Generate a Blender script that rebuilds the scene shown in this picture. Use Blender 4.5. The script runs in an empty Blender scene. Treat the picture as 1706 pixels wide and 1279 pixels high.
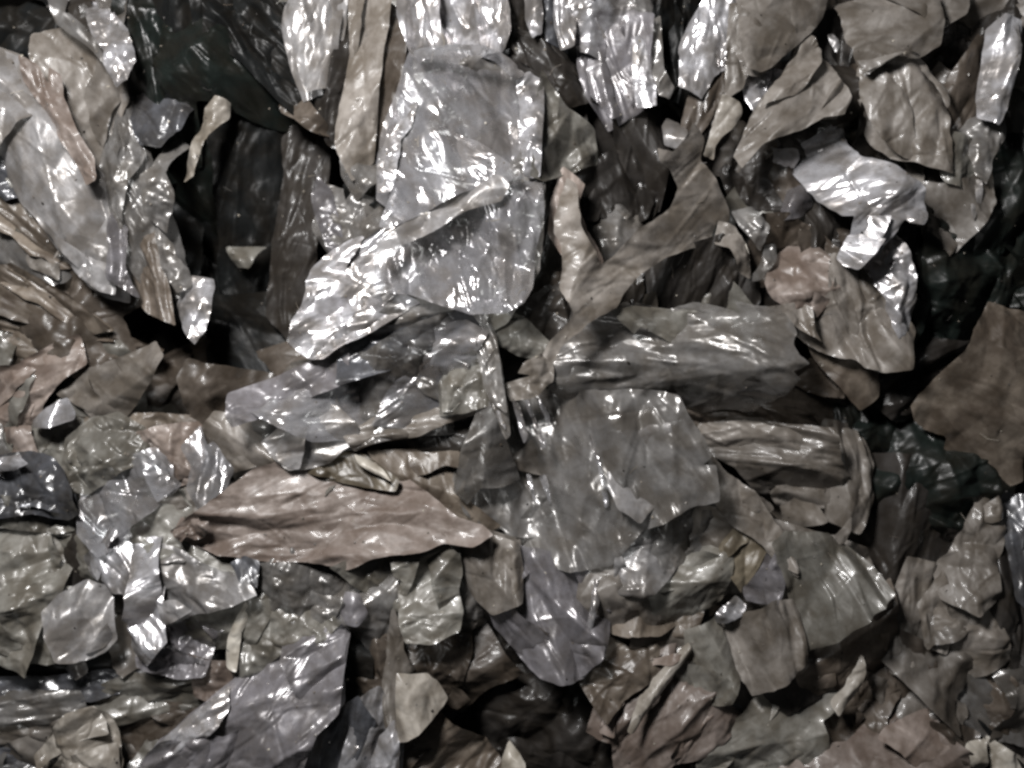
import bpy, math, random
import numpy as np
from mathutils import Vector
from mathutils.geometry import delaunay_2d_cdt

# ------------------------------------------------------------------ camera, light, exposure
S = 0.0004                       # metres per unit of the layout grid (the heap in view is about 0.68 m wide)
CX, CY = 853.0, 639.5
DIST = 1830.0                    # camera height above the heap, in layout units
sc = bpy.context.scene
col = sc.collection
cam_d = bpy.data.cameras.new('camera'); cam = bpy.data.objects.new('camera', cam_d); col.objects.link(cam)
cam.location = (0, 0, DIST * S); cam.rotation_euler = (0, 0, 0)
cam_d.sensor_fit = 'HORIZONTAL'; cam_d.sensor_width = 36.0
cam_d.lens = 36.0 * DIST / 1706.0
cam_d.clip_start = 0.01; cam_d.clip_end = 50
cam_d.dof.use_dof = True; cam_d.dof.focus_distance = (DIST - 110) * S; cam_d.dof.aperture_fstop = 2.8
sc.camera = cam

w = bpy.data.worlds.new('World'); sc.world = w; w.use_nodes = True
bg = w.node_tree.nodes['Background']; bg.inputs[0].default_value = (0.92, 0.96, 1.0, 1); bg.inputs[1].default_value = 0.028

def lamp(name, loc, target, size, power, colr):
    d = bpy.data.lights.new(name, 'AREA'); d.shape = 'DISK'; d.size = size; d.energy = power; d.color = colr
    o = bpy.data.objects.new(name, d); col.objects.link(o)
    o.location = Vector(loc) * S
    o.rotation_euler = (Vector(target) * S - Vector(loc) * S).to_track_quat('-Z', 'Y').to_euler()
    return o
lamp('lamp', (-600, 920, 1640), (-60, 40, 0), 0.17, 12.6, (1.0, 0.982, 0.975))

sc.view_settings.view_transform = 'Standard'; sc.view_settings.look = 'None'
sc.view_settings.exposure = 0.0; sc.view_settings.gamma = 1.0; sc.view_settings.use_curve_mapping = False
sc.render.engine = 'CYCLES'
sc.cycles.filter_width = 2.7
sc.cycles.max_bounces = 5; sc.cycles.transparent_max_bounces = 8
sc.cycles.sample_clamp_indirect = 4.0

# ------------------------------------------------------------------ materials
def film_mat(name, c, rough=0.34, metal=0.0, spec=0.5, clear=0.0, dirt=0.35, bump=0.35, c2=None, thin=0.0, coat=0.0):
    m = bpy.data.materials.new(name); m.use_nodes = True
    nt = m.node_tree; N = nt.nodes; L = nt.links; N.clear()
    def nd(t, **k):
        n = N.new(t)
        for a, b in k.items(): setattr(n, a, b)
        return n
    out = nd('ShaderNodeOutputMaterial'); p = nd('ShaderNodeBsdfPrincipled')
    tc = nd('ShaderNodeAttribute', attribute_name='grain'); oi = nd('ShaderNodeObjectInfo')
    sh = nd('ShaderNodeVectorMath', operation='MULTIPLY_ADD')
    cmb = nd('ShaderNodeCombineXYZ')
    for i in range(3): L.new(oi.outputs['Random'], cmb.inputs[i])
    L.new(cmb.outputs[0], sh.inputs[0]); sh.inputs[1].default_value = (37.1, 91.7, 53.3); L.new(tc.outputs['Vector'], sh.inputs[2])
    V = sh.outputs[0]
    def noise(scale, det=4, ro=0.6, vec=V, **k):
        n = nd('ShaderNodeTexNoise', **k); n.inputs['Scale'].default_value = scale; n.inputs['Detail'].default_value = det
        n.inputs['Roughness'].default_value = ro; L.new(vec, n.inputs['Vector']); return n
    def ramp(src, a, b, ca=(0, 0, 0, 1), cb=(1, 1, 1, 1)):
        r = nd('ShaderNodeValToRGB'); r.color_ramp.elements[0].position = a; r.color_ramp.elements[1].position = b
        r.color_ramp.elements[0].color = ca; r.color_ramp.elements[1].color = cb; L.new(src, r.inputs[0]); return r.outputs[0]
    def mix(f, a, b, mode='MIX'):
        x = nd('ShaderNodeMix', data_type='RGBA', blend_type=mode)
        if isinstance(f, float): x.inputs[0].default_value = f
        else: L.new(f, x.inputs[0])
        for s, v in ((x.inputs[6], a), (x.inputs[7], b)):
            if isinstance(v, tuple): s.default_value = v
            else: L.new(v, s)
        return x.outputs[2]
    c2 = c2 or (c[0] * 0.50 + 0.005, c[1] * 0.475 + 0.004, c[2] * 0.44 + 0.003)
    # blotches of grime, finer mottling, specks
    n1 = noise(44, 4, 0.58).outputs[0]
    b1 = ramp(n1, 0.42, 0.60)
    base = mix(b1, c + (1,), tuple(c2) + (1,))
    base = mix(ramp(n1, 0.24, 0.43, (1, 1, 1, 1), (0, 0, 0, 1)), base, tuple(min(0.7, q * 1.22) for q in c) + (1,))
    b2 = ramp(noise(130, 4, 0.6).outputs[0], 0.42, 0.68)
    mul = nd('ShaderNodeMath', operation='MULTIPLY'); mul.inputs[1].default_value = dirt; L.new(b2, mul.inputs[0])
    base = mix(mul.outputs[0], base, (c[0] * 0.38, c[1] * 0.34, c[2] * 0.29, 1))
    sp = ramp(noise(420, 3, 0.6).outputs[0], 0.66, 0.74)
    ms = nd('ShaderNodeMath', operation='MULTIPLY'); ms.inputs[1].default_value = dirt * 0.5; L.new(sp, ms.inputs[0])
    base = mix(ms.outputs[0], base, (0.035, 0.028, 0.02, 1))
    # each scrap a little lighter or darker than the next
    mr = nd('ShaderNodeMapRange'); L.new(oi.outputs['Random'], mr.inputs[0]); mr.inputs[3].default_value = 0.74; mr.inputs[4].default_value = 1.22
    hs = nd('ShaderNodeHueSaturation'); L.new(mr.outputs[0], hs.inputs['Value']); L.new(base, hs.inputs['Color'])
    L.new(hs.outputs[0], p.inputs['Base Color'])
    p.inputs['Metallic'].default_value = metal
    p.inputs['Coat Weight'].default_value = coat; p.inputs['Coat Roughness'].default_value = 0.13
    p.inputs['Specular IOR Level'].default_value = spec
    rr = nd('ShaderNodeMapRange'); L.new(noise(34, 5, 0.7).outputs[0], rr.inputs[0])
    rr.inputs[1].default_value = 0.3; rr.inputs[2].default_value = 0.7
    rr.inputs[3].default_value = max(0.09, rough - 0.14); rr.inputs[4].default_value = rough + 0.17
    L.new(rr.outputs[0], p.inputs['Roughness'])
    # fine creasing of the film: small flat facets, each leaning its own way, broken by crease lines
    wn = noise(24, 2, 0.5); wv = nd('ShaderNodeVectorMath', operation='MULTIPLY_ADD')
    L.new(wn.outputs[1], wv.inputs[0]); wv.inputs[1].default_value = (0.03, 0.03, 0.03); L.new(V, wv.inputs[2])
    st = nd('ShaderNodeMapping'); L.new(wv.outputs[0], st.inputs['Vector'])
    st.inputs['Scale'].default_value = (0.42, 1.0, 1.0)
    def vm(op, x, y):
        n = nd('ShaderNodeVectorMath', operation=op)
        for i, q in enumerate((x, y)):
            if isinstance(q, tuple): n.inputs[i].default_value = q
            else: L.new(q, n.inputs[i])
        return n
    lean = None
    for scale, k in ((110, bump * 0.9), (270, bump * 0.3)):
        v = nd('ShaderNodeTexVoronoi', feature='F1'); v.inputs['Scale'].default_value = scale; L.new(st.outputs[0], v.inputs['Vector'])
        d = vm('MULTIPLY', vm('SUBTRACT', v.outputs['Color'], (0.5, 0.5, 0.5)).outputs[0], (k, k, k * 0.3)).outputs[0]
        lean = d if lean is None else vm('ADD', lean, d).outputs[0]
    bp = nd('ShaderNodeBump'); bp.inputs['Strength'].default_value = min(1.0, bump * 0.55); bp.inputs['Distance'].default_value = 0.0025
    sg = nd('ShaderNodeMapping'); L.new(wv.outputs[0], sg.inputs['Vector']); sg.inputs['Scale'].default_value = (0.22, 1.0, 1.0)
    L.new(noise(240, 4, 0.62, sg.outputs[0]).outputs[0], bp.inputs['Height'])
    nn = vm('NORMALIZE', vm('ADD', bp.outputs[0], lean).outputs[0], (0.0, 0.0, 0.0)).outputs[0]
    L.new(nn, p.inputs['Normal'])
    surf = p.outputs[0]
    if thin > 0:
        tl = nd('ShaderNodeBsdfTranslucent'); L.new(hs.outputs[0], tl.inputs[0]); L.new(nn, tl.inputs['Normal'])
        mx = nd('ShaderNodeMixShader'); mx.inputs[0].default_value = thin; L.new(surf, mx.inputs[1]); L.new(tl.outputs[0], mx.inputs[2]); surf = mx.outputs[0]
    if clear > 0:
        tp = nd('ShaderNodeBsdfTransparent'); tp.inputs[0].default_value = (0.9, 0.92, 0.92, 1)
        cr = nd('ShaderNodeMapRange'); L.new(b1, cr.inputs[0]); cr.inputs[3].default_value = clear * 1.3; cr.inputs[4].default_value = clear * 0.5
        mx = nd('ShaderNodeMixShader'); L.new(cr.outputs[0], mx.inputs[0]); L.new(surf, mx.inputs[1]); L.new(tp.outputs[0], mx.inputs[2]); surf = mx.outputs[0]
    L.new(surf, out.inputs[0])
    return m

M = {
 'silver': film_mat('silver_film', (0.50, 0.495, 0.515), 0.32, 0.60, 0.6, bump=0.28, dirt=0.45, coat=0.3),
 'pale':   film_mat('pale_grey_film', (0.28, 0.272, 0.272), 0.36, 0.25, 0.6, clear=0.20, bump=0.24, dirt=0.45, coat=0.25),
 'clear':  film_mat('clear_film', (0.40, 0.395, 0.415), 0.24, 0.45, 0.9, clear=0.42, bump=0.18, dirt=0.35, coat=0.7),
 'lilac':  film_mat('lilac_film', (0.195, 0.186, 0.198), 0.32, 0.25, 0.7, clear=0.20, bump=0.24, dirt=0.5, c2=(0.105, 0.098, 0.10), coat=0.3),
 'grey':   film_mat('grey_film', (0.185, 0.178, 0.172), 0.32, 0.20, 0.7, clear=0.24, bump=0.26, dirt=0.5, coat=0.35),
 'taupe':  film_mat('taupe_film', (0.168, 0.152, 0.136), 0.48, 0.0, 0.40, clear=0.08, bump=0.22, dirt=0.5, coat=0.12),
 'beige':  film_mat('beige_film', (0.24, 0.22, 0.193), 0.45, 0.0, 0.4, bump=0.22, dirt=0.45, coat=0.1),
 'olive':  film_mat('olive_film', (0.170, 0.163, 0.145), 0.44, 0.05, 0.5, clear=0.16, bump=0.24, dirt=0.5, coat=0.25),
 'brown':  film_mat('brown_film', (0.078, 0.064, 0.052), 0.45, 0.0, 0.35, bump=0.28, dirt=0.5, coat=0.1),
 'tan':    film_mat('tan_film', (0.115, 0.096, 0.077), 0.46, 0.0, 0.4, bump=0.28, dirt=0.55, c2=(0.06, 0.047, 0.036), coat=0.1),
 'pink':   film_mat('pinkish_film', (0.185, 0.154, 0.136), 0.48, 0.0, 0.4, bump=0.26, dirt=0.5, c2=(0.115, 0.088, 0.073), coat=0.1),
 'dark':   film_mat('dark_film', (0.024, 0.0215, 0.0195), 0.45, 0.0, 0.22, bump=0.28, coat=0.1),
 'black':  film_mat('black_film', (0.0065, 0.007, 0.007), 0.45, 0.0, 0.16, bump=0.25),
 'slate':  film_mat('slate_film', (0.070, 0.072, 0.080), 0.32, 0.2, 0.6, bump=0.28, dirt=0.5, coat=0.3),
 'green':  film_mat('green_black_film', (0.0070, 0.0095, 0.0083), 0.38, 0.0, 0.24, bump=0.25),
 'cream':  film_mat('cream_film', (0.40, 0.375, 0.33), 0.42, 0.0, 0.4, bump=0.18, dirt=0.25),
 'ochre':  film_mat('ochre_film', (0.115, 0.098, 0.072), 0.42, 0.0, 0.4, bump=0.24),
}

# ------------------------------------------------------------------ crumple field: flat facets between sharp creases
rng = np.random.default_rng(11)
def facet_raster(seed, cells=22, px=640):
    r = np.random.default_rng(seed)
    step = px / cells
    pts = []
    for j in range(-1, cells + 2):
        for i in range(-1, cells + 2):
            pts.append(((i + r.uniform(-.45, .45)) * step, (j + r.uniform(-.45, .45)) * step))
    hv = r.uniform(-1, 1, len(pts))
    v, _, f, *_ = delaunay_2d_cdt([Vector(p) for p in pts], [], [], 0, 1e-5)
    img = np.zeros((px, px), np.float32)
    P = np.array([(a.x, a.y) for a in v])
    for t in f:
        a, b, c = P[t[0]], P[t[1]], P[t[2]]
        x0, x1 = int(max(0, math.floor(min(a[0], b[0], c[0])))), int(min(px - 1, math.ceil(max(a[0], b[0], c[0]))))
        y0, y1 = int(max(0, math.floor(min(a[1], b[1], c[1])))), int(min(px - 1, math.ceil(max(a[1], b[1], c[1]))))
        if x1 < x0 or y1 < y0: continue
        X, Y = np.meshgrid(np.arange(x0, x1 + 1), np.arange(y0, y1 + 1))
        d = (b[1] - c[1]) * (a[0] - c[0]) + (c[0] - b[0]) * (a[1] - c[1])
        if abs(d) < 1e-9: continue
        l1 = ((b[1] - c[1]) * (X - c[0]) + (c[0] - b[0]) * (Y - c[1])) / d
        l2 = ((c[1] - a[1]) * (X - c[0]) + (a[0] - c[0]) * (Y - c[1])) / d
        l3 = 1 - l1 - l2
        k = (l1 >= -1e-6) & (l2 >= -1e-6) & (l3 >= -1e-6)
        z = l1 * hv[t[0]] + l2 * hv[t[1]] + l3 * hv[t[2]]
        sub = img[y0:y1 + 1, x0:x1 + 1]; sub[k] = z[k]
    return img, step
RAST = [facet_raster(s) for s in (3, 5, 8)]

def fac(x, y, scale, ang=0.0, aniso=1.0, r=None):
    img, step = RAST[r.integers(len(RAST))]
    px = img.shape[0]
    ca, sa = math.cos(ang), math.sin(ang)
    u = (x * ca + y * sa) / (scale * aniso); v = (-x * sa + y * ca) / scale
    u = u * step + r.uniform(0, 5000); v = v * step + r.uniform(0, 5000)
    def wrap(a):
        a = np.mod(a, 2 * (px - 2)); return np.where(a > px - 2, 2 * (px - 2) - a, a)
    u, v = wrap(u), wrap(v)
    i, j = np.floor(u).astype(int), np.floor(v).astype(int); fu, fv = u - i, v - j
    return (img[j, i] * (1 - fu) * (1 - fv) + img[j, i + 1] * fu * (1 - fv) + img[j + 1, i] * (1 - fu) * fv + img[j + 1, i + 1] * fu * fv)

# ------------------------------------------------------------------ outline helpers
REG = {'A': (0, 0), 'B': (533, 0), 'C': (1066, 0), 'D': (0, 400), 'E': (533, 400), 'F': (1066, 400), 'G': (0, 799), 'H': (533, 799), 'I': (1066, 799)}
def parse(s):
    reg = 'X'; pts = []
    for t in s.split():
        if t.isalpha(): reg = t; continue
        a, b = map(float, t.split(','))
        if reg != 'X': a, b = REG[reg][0] + a / 2.664, REG[reg][1] + b / 2.664
        pts.append((a, b))
    return np.array(pts)

def area2(p):
    q = np.roll(p, -1, 0); return float(np.sum(p[:, 0] * q[:, 1] - q[:, 0] * p[:, 1]))

def inside(pts, poly):
    x, y = pts[:, 0], pts[:, 1]; c = np.zeros(len(pts), bool)
    q = np.roll(poly, 1, 0)
    for (x1, y1), (x2, y2) in zip(poly, q):
        if y1 == y2: continue
        k = ((y1 > y) != (y2 > y)) & (x < (x2 - x1) * (y - y1) / (y2 - y1) + x1)
        c ^= k
    return c

def edge_dist(pts, poly):
    d = np.full(len(pts), 1e9)
    q = np.roll(poly, -1, 0)
    for a, b in zip(poly, q):
        ab = b - a; l = max(1e-9, float(ab @ ab))
        t = np.clip(((pts - a) @ ab) / l, 0, 1)
        e = pts - (a + t[:, None] * ab)
        d = np.minimum(d, np.hypot(e[:, 0], e[:, 1]))
    return d

def grown(p, grow):
    # move every side outwards, corners kept sharp
    if area2(p) < 0: p = p[::-1]
    e1 = p - np.roll(p, 1, 0); e2 = np.roll(p, -1, 0) - p
    n1 = np.stack([e1[:, 1], -e1[:, 0]], 1); n2 = np.stack([e2[:, 1], -e2[:, 0]], 1)
    n1 /= np.maximum(1e-6, np.hypot(*n1.T))[:, None]; n2 /= np.maximum(1e-6, np.hypot(*n2.T))[:, None]
    b = n1 + n2; l = np.maximum(0.75, (b * b).sum(1) / 2)
    return p + b / l[:, None] * grow

def outline(p, grow, jag, r, step=3.6):
    p = grown(p, grow)
    out = []
    n = len(p)
    for i in range(n):
        a, b = p[i], p[(i + 1) % n]; k = max(1, int(round(np.hypot(*(b - a)) / step)))
        for j in range(k): out.append(a + (b - a) * j / k)
    o = np.array(out)
    o = 0.5 * o + 0.25 * (np.roll(o, 1, 0) + np.roll(o, -1, 0))
    t = np.roll(o, -1, 0) - np.roll(o, 1, 0); t /= np.maximum(1e-6, np.hypot(t[:, 0], t[:, 1]))[:, None]
    nrm = np.stack([t[:, 1], -t[:, 0]], 1)
    m = len(o); nz = np.zeros(m)
    for per, am in ((11, 1.3), (5, 0.9), (2, 0.5)):
        k = max(3, m // per); v = r.uniform(-1, 1, k); nz += am * np.interp(np.arange(m) / m * k, np.arange(k + 1), np.append(v, v[0]))
    # ragged in some stretches, clean-cut in others
    k = max(3, m // 16); v = r.uniform(0.1, 1.5, k); nz *= np.interp(np.arange(m) / m * k, np.arange(k + 1), np.append(v, v[0]))
    return o + nrm * (jag * nz)[:, None]

# ------------------------------------------------------------------ one scrap of film
ZS = 1.15
GROUP = 'crumpled scraps of film in the heap'
seed = [100]
def sheet_mesh(name, poly, z, tilt, dome, cr, amp, jag, grow, r, step=None, curl=6.0):
    o = outline(poly, grow, jag, r)
    mn, mx = o.min(0), o.max(0)
    ar = abs(area2(o)) / 2
    g = step or (2.8 if ar < 40000 else 3.2)
    xs = np.arange(mn[0], mx[0], g); ys = np.arange(mn[1], mx[1], g * 0.87)
    X, Y = np.meshgrid(xs, ys); X = X + (np.arange(len(ys)) % 2)[:, None] * g * 0.5
    G = np.stack([X.ravel(), Y.ravel()], 1) + r.uniform(-.2, .2, (X.size, 2)) * g
    G = G[inside(G, o)]
    if len(G): G = G[edge_dist(G, o) > g * 0.45]
    V = np.concatenate([o, G]) if len(G) else o
    c = o.mean(0)
    v2, _, f, *_ = delaunay_2d_cdt([Vector((a - c[0], b - c[1])) for a, b in V], [], [list(range(len(o)))], 1, 1e-4)
    P = np.array([(a.x, a.y) for a in v2]); 
    d = edge_dist(P + c, o)
    x, y = P[:, 0], P[:, 1]
    kind, rest = cr[0], cr[1:]
    sc_, ang = (rest.split('@') + ['0'])[:2] if '@' in rest else (rest or '60', str(math.degrees(r.uniform(0, 3.14))))
    sc_ = float(sc_); ang = math.radians(float(ang))
    h = np.zeros(len(P))
    if kind == 'c':
        h += fac(x, y, sc_, ang, 1.3, r) * sc_ * 0.36 * amp
        h += fac(x, y, sc_ * .5, ang + 1, 1.5, r) * sc_ * 0.17 * amp
        h += fac(x, y, sc_ * .24, ang + 2, 1.5, r) * sc_ * 0.058 * amp
    elif kind == 'g':       # glassy: wide clean facets between sharp creases
        h += fac(x, y, sc_, ang, 1.7, r) * sc_ * 0.38 * amp
        h += fac(x, y, sc_ * .5, ang + .4, 2.2, r) * sc_ * 0.17 * amp
        h += fac(x, y, sc_ * .22, ang + .4, 2.2, r) * sc_ * 0.034 * amp
    elif kind == 'p':
        wob = fac(x, y, sc_ * 5, ang, 1, r) * sc_ * 0.8
        xx, yy = x - math.sin(ang) * wob, y + math.cos(ang) * wob
        h += fac(xx, yy, sc_, ang, 5.0, r) * sc_ * 0.50 * amp
        h += fac(xx, yy, sc_ * .45, ang + .1, 4.0, r) * sc_ * 0.19 * amp
        h += fac(x, y, sc_ * .8, ang + 1, 1.6, r) * sc_ * 0.13 * amp
    else:
        h += fac(x, y, sc_ * .8, ang, 1.8, r) * sc_ * 0.16 * amp
        h += fac(x, y, sc_ * .36, ang + .6, 2.0, r) * sc_ * 0.075 * amp
        h += fac(x, y, sc_ * .16, ang + .9, 1.8, r) * sc_ * 0.026 * amp
    size = math.sqrt(ar)
    # a few long sharp folds across the sheet, and a roll about one axis
    for _ in range(int(np.clip(size / 45, 1, 5))):
        th = ang + r.normal(0, 0.45) if kind != 'c' else r.uniform(0, math.pi)
        q = -math.sin(th) * x + math.cos(th) * y
        off = r.uniform(-.35, .35) * size
        h += r.choice([-1, -1, 1]) * r.uniform(.12, .42) * amp * np.abs(q - off)
    q = -math.sin(ang) * x + math.cos(ang) * y
    q = q / max(1.0, np.abs(q).max())
    h += -dome * 1.4 * q * q
    # thin crease lines
    for _ in range(int(np.clip(ar / 1000, 4, 34) * (0.55 if kind == 's' else 1.0))):
        th = r.normal(ang, 0.32) if r.random() < .85 else r.uniform(0, math.pi)
        ln = r.uniform(.12, .45) * size; px_, py_ = P[r.integers(len(P))]
        u_ = math.cos(th) * (x - px_) + math.sin(th) * (y - py_); q_ = -math.sin(th) * (x - px_) + math.cos(th) * (y - py_)
        q_ = q_ + r.normal(0, .0016) * u_ * u_
        wd = r.uniform(2.2, 5.0); k_ = np.clip(1 - np.abs(u_) / ln, 0, 1) ** 0.6
        h += r.choice([-1, 1]) * r.uniform(.2, .95) * wd * (0.7 if kind == 's' else 1.0) * amp * k_ * np.clip(1 - np.abs(q_) / wd, 0, 1)
    # edges lift and droop unevenly
    h += fac(x, y, 38, 0, 1, r) * curl * 1.3 * np.exp(-d / 14.0) + fac(x, y, 24, 0, 1, r) * 3.0 * np.exp(-d / 4.0)
    h -= np.median(h)
    h += tilt[0] * x + tilt[1] * y
    k = (DIST - z) / DIST
    me = bpy.data.meshes.new(name)
    co = np.stack([x * k * S, -y * k * S, h * S], 1)
    # counter-clockwise seen from above once y is flipped
    me.from_pydata(co.tolist(), [], [list(t)[::-1] for t in f])
    me.validate(); me.update()
    me.polygons.foreach_set('use_smooth', [True] * len(me.polygons))
    if len(me.vertices) == len(x):
        ca, sa = math.cos(ang), math.sin(ang)
        gr = np.stack([(x * ca + y * sa) * S, (-x * sa + y * ca) * S, h * S * .3], 1)
        at = me.attributes.new('grain', 'FLOAT_VECTOR', 'POINT'); at.data.foreach_set('vector', gr.astype(np.float32).ravel())
    return me, ((c[0] - CX) * k * S, -(c[1] - CY) * k * S, z * S)

def clip_half(p, n, c):
    out = []
    for i in range(len(p)):
        a, b = p[i], p[(i + 1) % len(p)]; da, db = a @ n - c, b @ n - c
        if da >= 0: out.append(a)
        if da * db < 0: out.append(a + (b - a) * da / (da - db))
    return np.array(out)

def P(name, label, mat, z, pts, cr='c60', tilt=(0, 0), dome=10, amp=1.0, jag=1.2, grow=None, parent=None, curl=6.0, folds=None):
    seed[0] += 1; r = np.random.default_rng(seed[0])
    poly = parse(pts) if isinstance(pts, str) else pts
    if area2(poly) < 0: poly = poly[::-1]
    ar = abs(area2(poly)) / 2; per = np.hypot(*(poly - np.roll(poly, 1, 0)).T).sum()
    if grow is None: grow = 3 + max(0, 92 - z) * 0.32
    grow = min(grow, 0.75 * ar / per)
    me, loc = sheet_mesh(name, poly, z * ZS, tilt, dome, cr, amp, jag, grow, r, curl=curl)
    o = bpy.data.objects.new(name, me); col.objects.link(o)
    me.materials.append(M[mat])
    if parent is None:
        o.location = loc
        o['label'] = label; o['category'] = 'plastic film'; o['group'] = GROUP
    else:
        o.parent = parent; o.location = Vector(loc) - parent.location
        if label: o['label'] = label
    # corners and sides of the sheet that are folded over on it
    if folds is None: folds = 0 if parent is not None or ar < 3500 else (1 if ar < 9000 else 2 if ar < 22000 else 3)
    c0 = poly.mean(0)
    base = r.uniform(0, 2 * math.pi)
    for i in range(folds):
        th = base + i * 2 * math.pi / max(1, folds) + r.uniform(-.5, .5)
        if cr[0] == 'p' and '@' in cr: th = math.radians(float(cr.split('@')[1])) + (math.pi / 2 if i % 2 else -math.pi / 2) + r.uniform(-.22, .22)
        n = np.array([math.cos(th), math.sin(th)]); pr = poly @ n
        c = pr.max() - r.uniform(.16, .38) * (pr.max() - pr.min())
        f = clip_half(poly, n, c)
        if len(f) < 3 or abs(area2(f)) / 2 < 500: continue
        # a bent, not ruled, fold edge
        g = []
        for k in range(len(f)):
            a, b = f[k], f[(k + 1) % len(f)]; g.append(a)
            if abs(a @ n - c) < 1 and abs(b @ n - c) < 1:
                ln = np.hypot(*(b - a)); bow = r.uniform(-.16, .16) * ln; m = max(2, int(ln / 22))
                for j in range(1, m):
                    t = j / m; g.append(a + (b - a) * t + n * (bow * 4 * t * (1 - t) + r.uniform(-.035, .035) * ln))
        f = np.array(g)
        sl = r.uniform(.10, .32)
        off = f.mean(0) - c0
        lift = 2.5 + (tilt[0] * off[0] + tilt[1] * off[1]) / ZS
        P('fold', None, mat, z + lift, f, cr, (tilt[0] - sl * n[0], tilt[1] - sl * n[1]), dome * .4, amp, jag, grow * 0.9, o, curl, 0)
    return o

# ------------------------------------------------------------------ the setting: floor under the heap, and the mass of shreds deep in it
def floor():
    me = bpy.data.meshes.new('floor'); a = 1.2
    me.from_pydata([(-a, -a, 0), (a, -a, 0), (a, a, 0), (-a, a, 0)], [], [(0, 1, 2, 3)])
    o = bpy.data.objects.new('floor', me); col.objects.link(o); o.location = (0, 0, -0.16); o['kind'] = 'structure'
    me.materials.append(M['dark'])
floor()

HOLLOWS = [(300, 90, 190, 140), (420, 300, 150, 290), (60, 90, 120, 110), (400, 540, 220, 110), (1375, 620, 100, 110), (1470, 800, 170, 140), (1640, 420, 110, 160), (880, 1170, 160, 130),
           (1020, 320, 120, 90), (90, 1110, 230, 60), (570, 1060, 60, 100), (880, 560, 60, 60), (1210, 690, 120, 50), (620, 730, 110, 30), (1290, 1120, 130, 40), (1010, 190, 110, 170), (1050, 50, 240, 110), (1120, 430, 130, 60), (1440, 950, 60, 120)]  # shaded gaps, left to the near-black deep shreds
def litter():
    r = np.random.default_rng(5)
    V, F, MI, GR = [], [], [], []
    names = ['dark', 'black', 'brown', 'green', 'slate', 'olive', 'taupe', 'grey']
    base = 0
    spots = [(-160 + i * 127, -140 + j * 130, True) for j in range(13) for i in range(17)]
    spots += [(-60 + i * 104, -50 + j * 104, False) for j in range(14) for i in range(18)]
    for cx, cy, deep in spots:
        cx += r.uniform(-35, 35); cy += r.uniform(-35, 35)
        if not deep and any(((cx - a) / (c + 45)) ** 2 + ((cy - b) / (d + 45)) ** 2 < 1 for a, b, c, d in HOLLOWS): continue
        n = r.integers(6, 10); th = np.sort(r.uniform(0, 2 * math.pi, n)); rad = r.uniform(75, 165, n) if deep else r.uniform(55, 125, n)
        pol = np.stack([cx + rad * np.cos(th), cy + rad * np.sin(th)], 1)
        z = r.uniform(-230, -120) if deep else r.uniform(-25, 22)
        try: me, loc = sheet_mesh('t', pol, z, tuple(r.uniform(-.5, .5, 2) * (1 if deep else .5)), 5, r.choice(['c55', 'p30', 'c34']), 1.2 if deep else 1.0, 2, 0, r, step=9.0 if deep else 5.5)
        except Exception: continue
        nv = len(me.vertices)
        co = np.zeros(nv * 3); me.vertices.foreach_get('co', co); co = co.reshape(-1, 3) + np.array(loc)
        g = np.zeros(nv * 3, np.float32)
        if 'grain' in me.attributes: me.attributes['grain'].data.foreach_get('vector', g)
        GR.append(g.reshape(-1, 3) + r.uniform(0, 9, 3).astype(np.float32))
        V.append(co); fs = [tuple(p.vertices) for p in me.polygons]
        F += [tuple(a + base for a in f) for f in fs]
        pr = [.30, .42, .06, .16, .04, .02, 0, 0] if deep else [.08, 0, .17, 0, .05, .25, .28, .17]  # deep shreds mostly near-black: shade of the gaps put into their colour
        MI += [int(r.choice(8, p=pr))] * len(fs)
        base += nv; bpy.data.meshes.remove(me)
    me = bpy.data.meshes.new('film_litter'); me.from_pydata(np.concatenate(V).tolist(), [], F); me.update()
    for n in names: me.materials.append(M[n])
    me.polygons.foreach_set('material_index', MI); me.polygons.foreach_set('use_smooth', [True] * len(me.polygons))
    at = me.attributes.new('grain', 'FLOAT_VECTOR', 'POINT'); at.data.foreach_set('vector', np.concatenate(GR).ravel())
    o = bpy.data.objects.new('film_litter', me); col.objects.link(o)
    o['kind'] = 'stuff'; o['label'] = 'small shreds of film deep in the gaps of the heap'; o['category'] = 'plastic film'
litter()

# ------------------------------------------------------------------ the scraps, each at its own place and depth

# --- top left: pale leaning sheets, black sheets behind them
P('film_sheet', 'large pale lilac-grey sheet leaning diagonally at the upper left edge', 'pale', 60, 'A -40,220 40,250 110,330 180,440 270,570 345,690 400,770 420,900 470,1010 490,1110 485,1290 440,1279 340,1180 260,1080 190,960 90,860 40,740 -40,640', 's90@55', (-.22, .06))
P('film_strip', 'thin pinkish frayed rib along the upper rim of the pale leaning sheet', 'pink', 78, 'A 100,260 150,300 210,380 215,310 240,330 250,420 300,530 350,620 400,710 415,790 395,800 340,700 270,590 190,460 115,350', 'p16@58', (0, 0), 6)
P('film_strip', 'narrow lilac strip along the lower right side of the pale leaning sheet', 'lilac', 52, 'A 480,900 540,990 555,1090 545,1180 575,1250 620,1320 500,1240 488,1100', 'p18@80', (-.1, .3), 8)
P('film_sheet', 'dull grey-brown sheet between the pale leaning sheet and the black sheets', 'taupe', 22, 'A 210,200 330,150 390,220 450,280 500,360 510,430 470,510 455,620 440,690 410,730 350,620 300,530 250,420 220,310', 's80@60', (.05, .05))
P('film_sheet', 'nearly black sheet in the top left corner', 'black', -25, 'A -40,-40 210,-40 260,90 330,160 240,210 220,310 130,270 40,240 -40,200', 'c60', (0, -.2))
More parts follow.
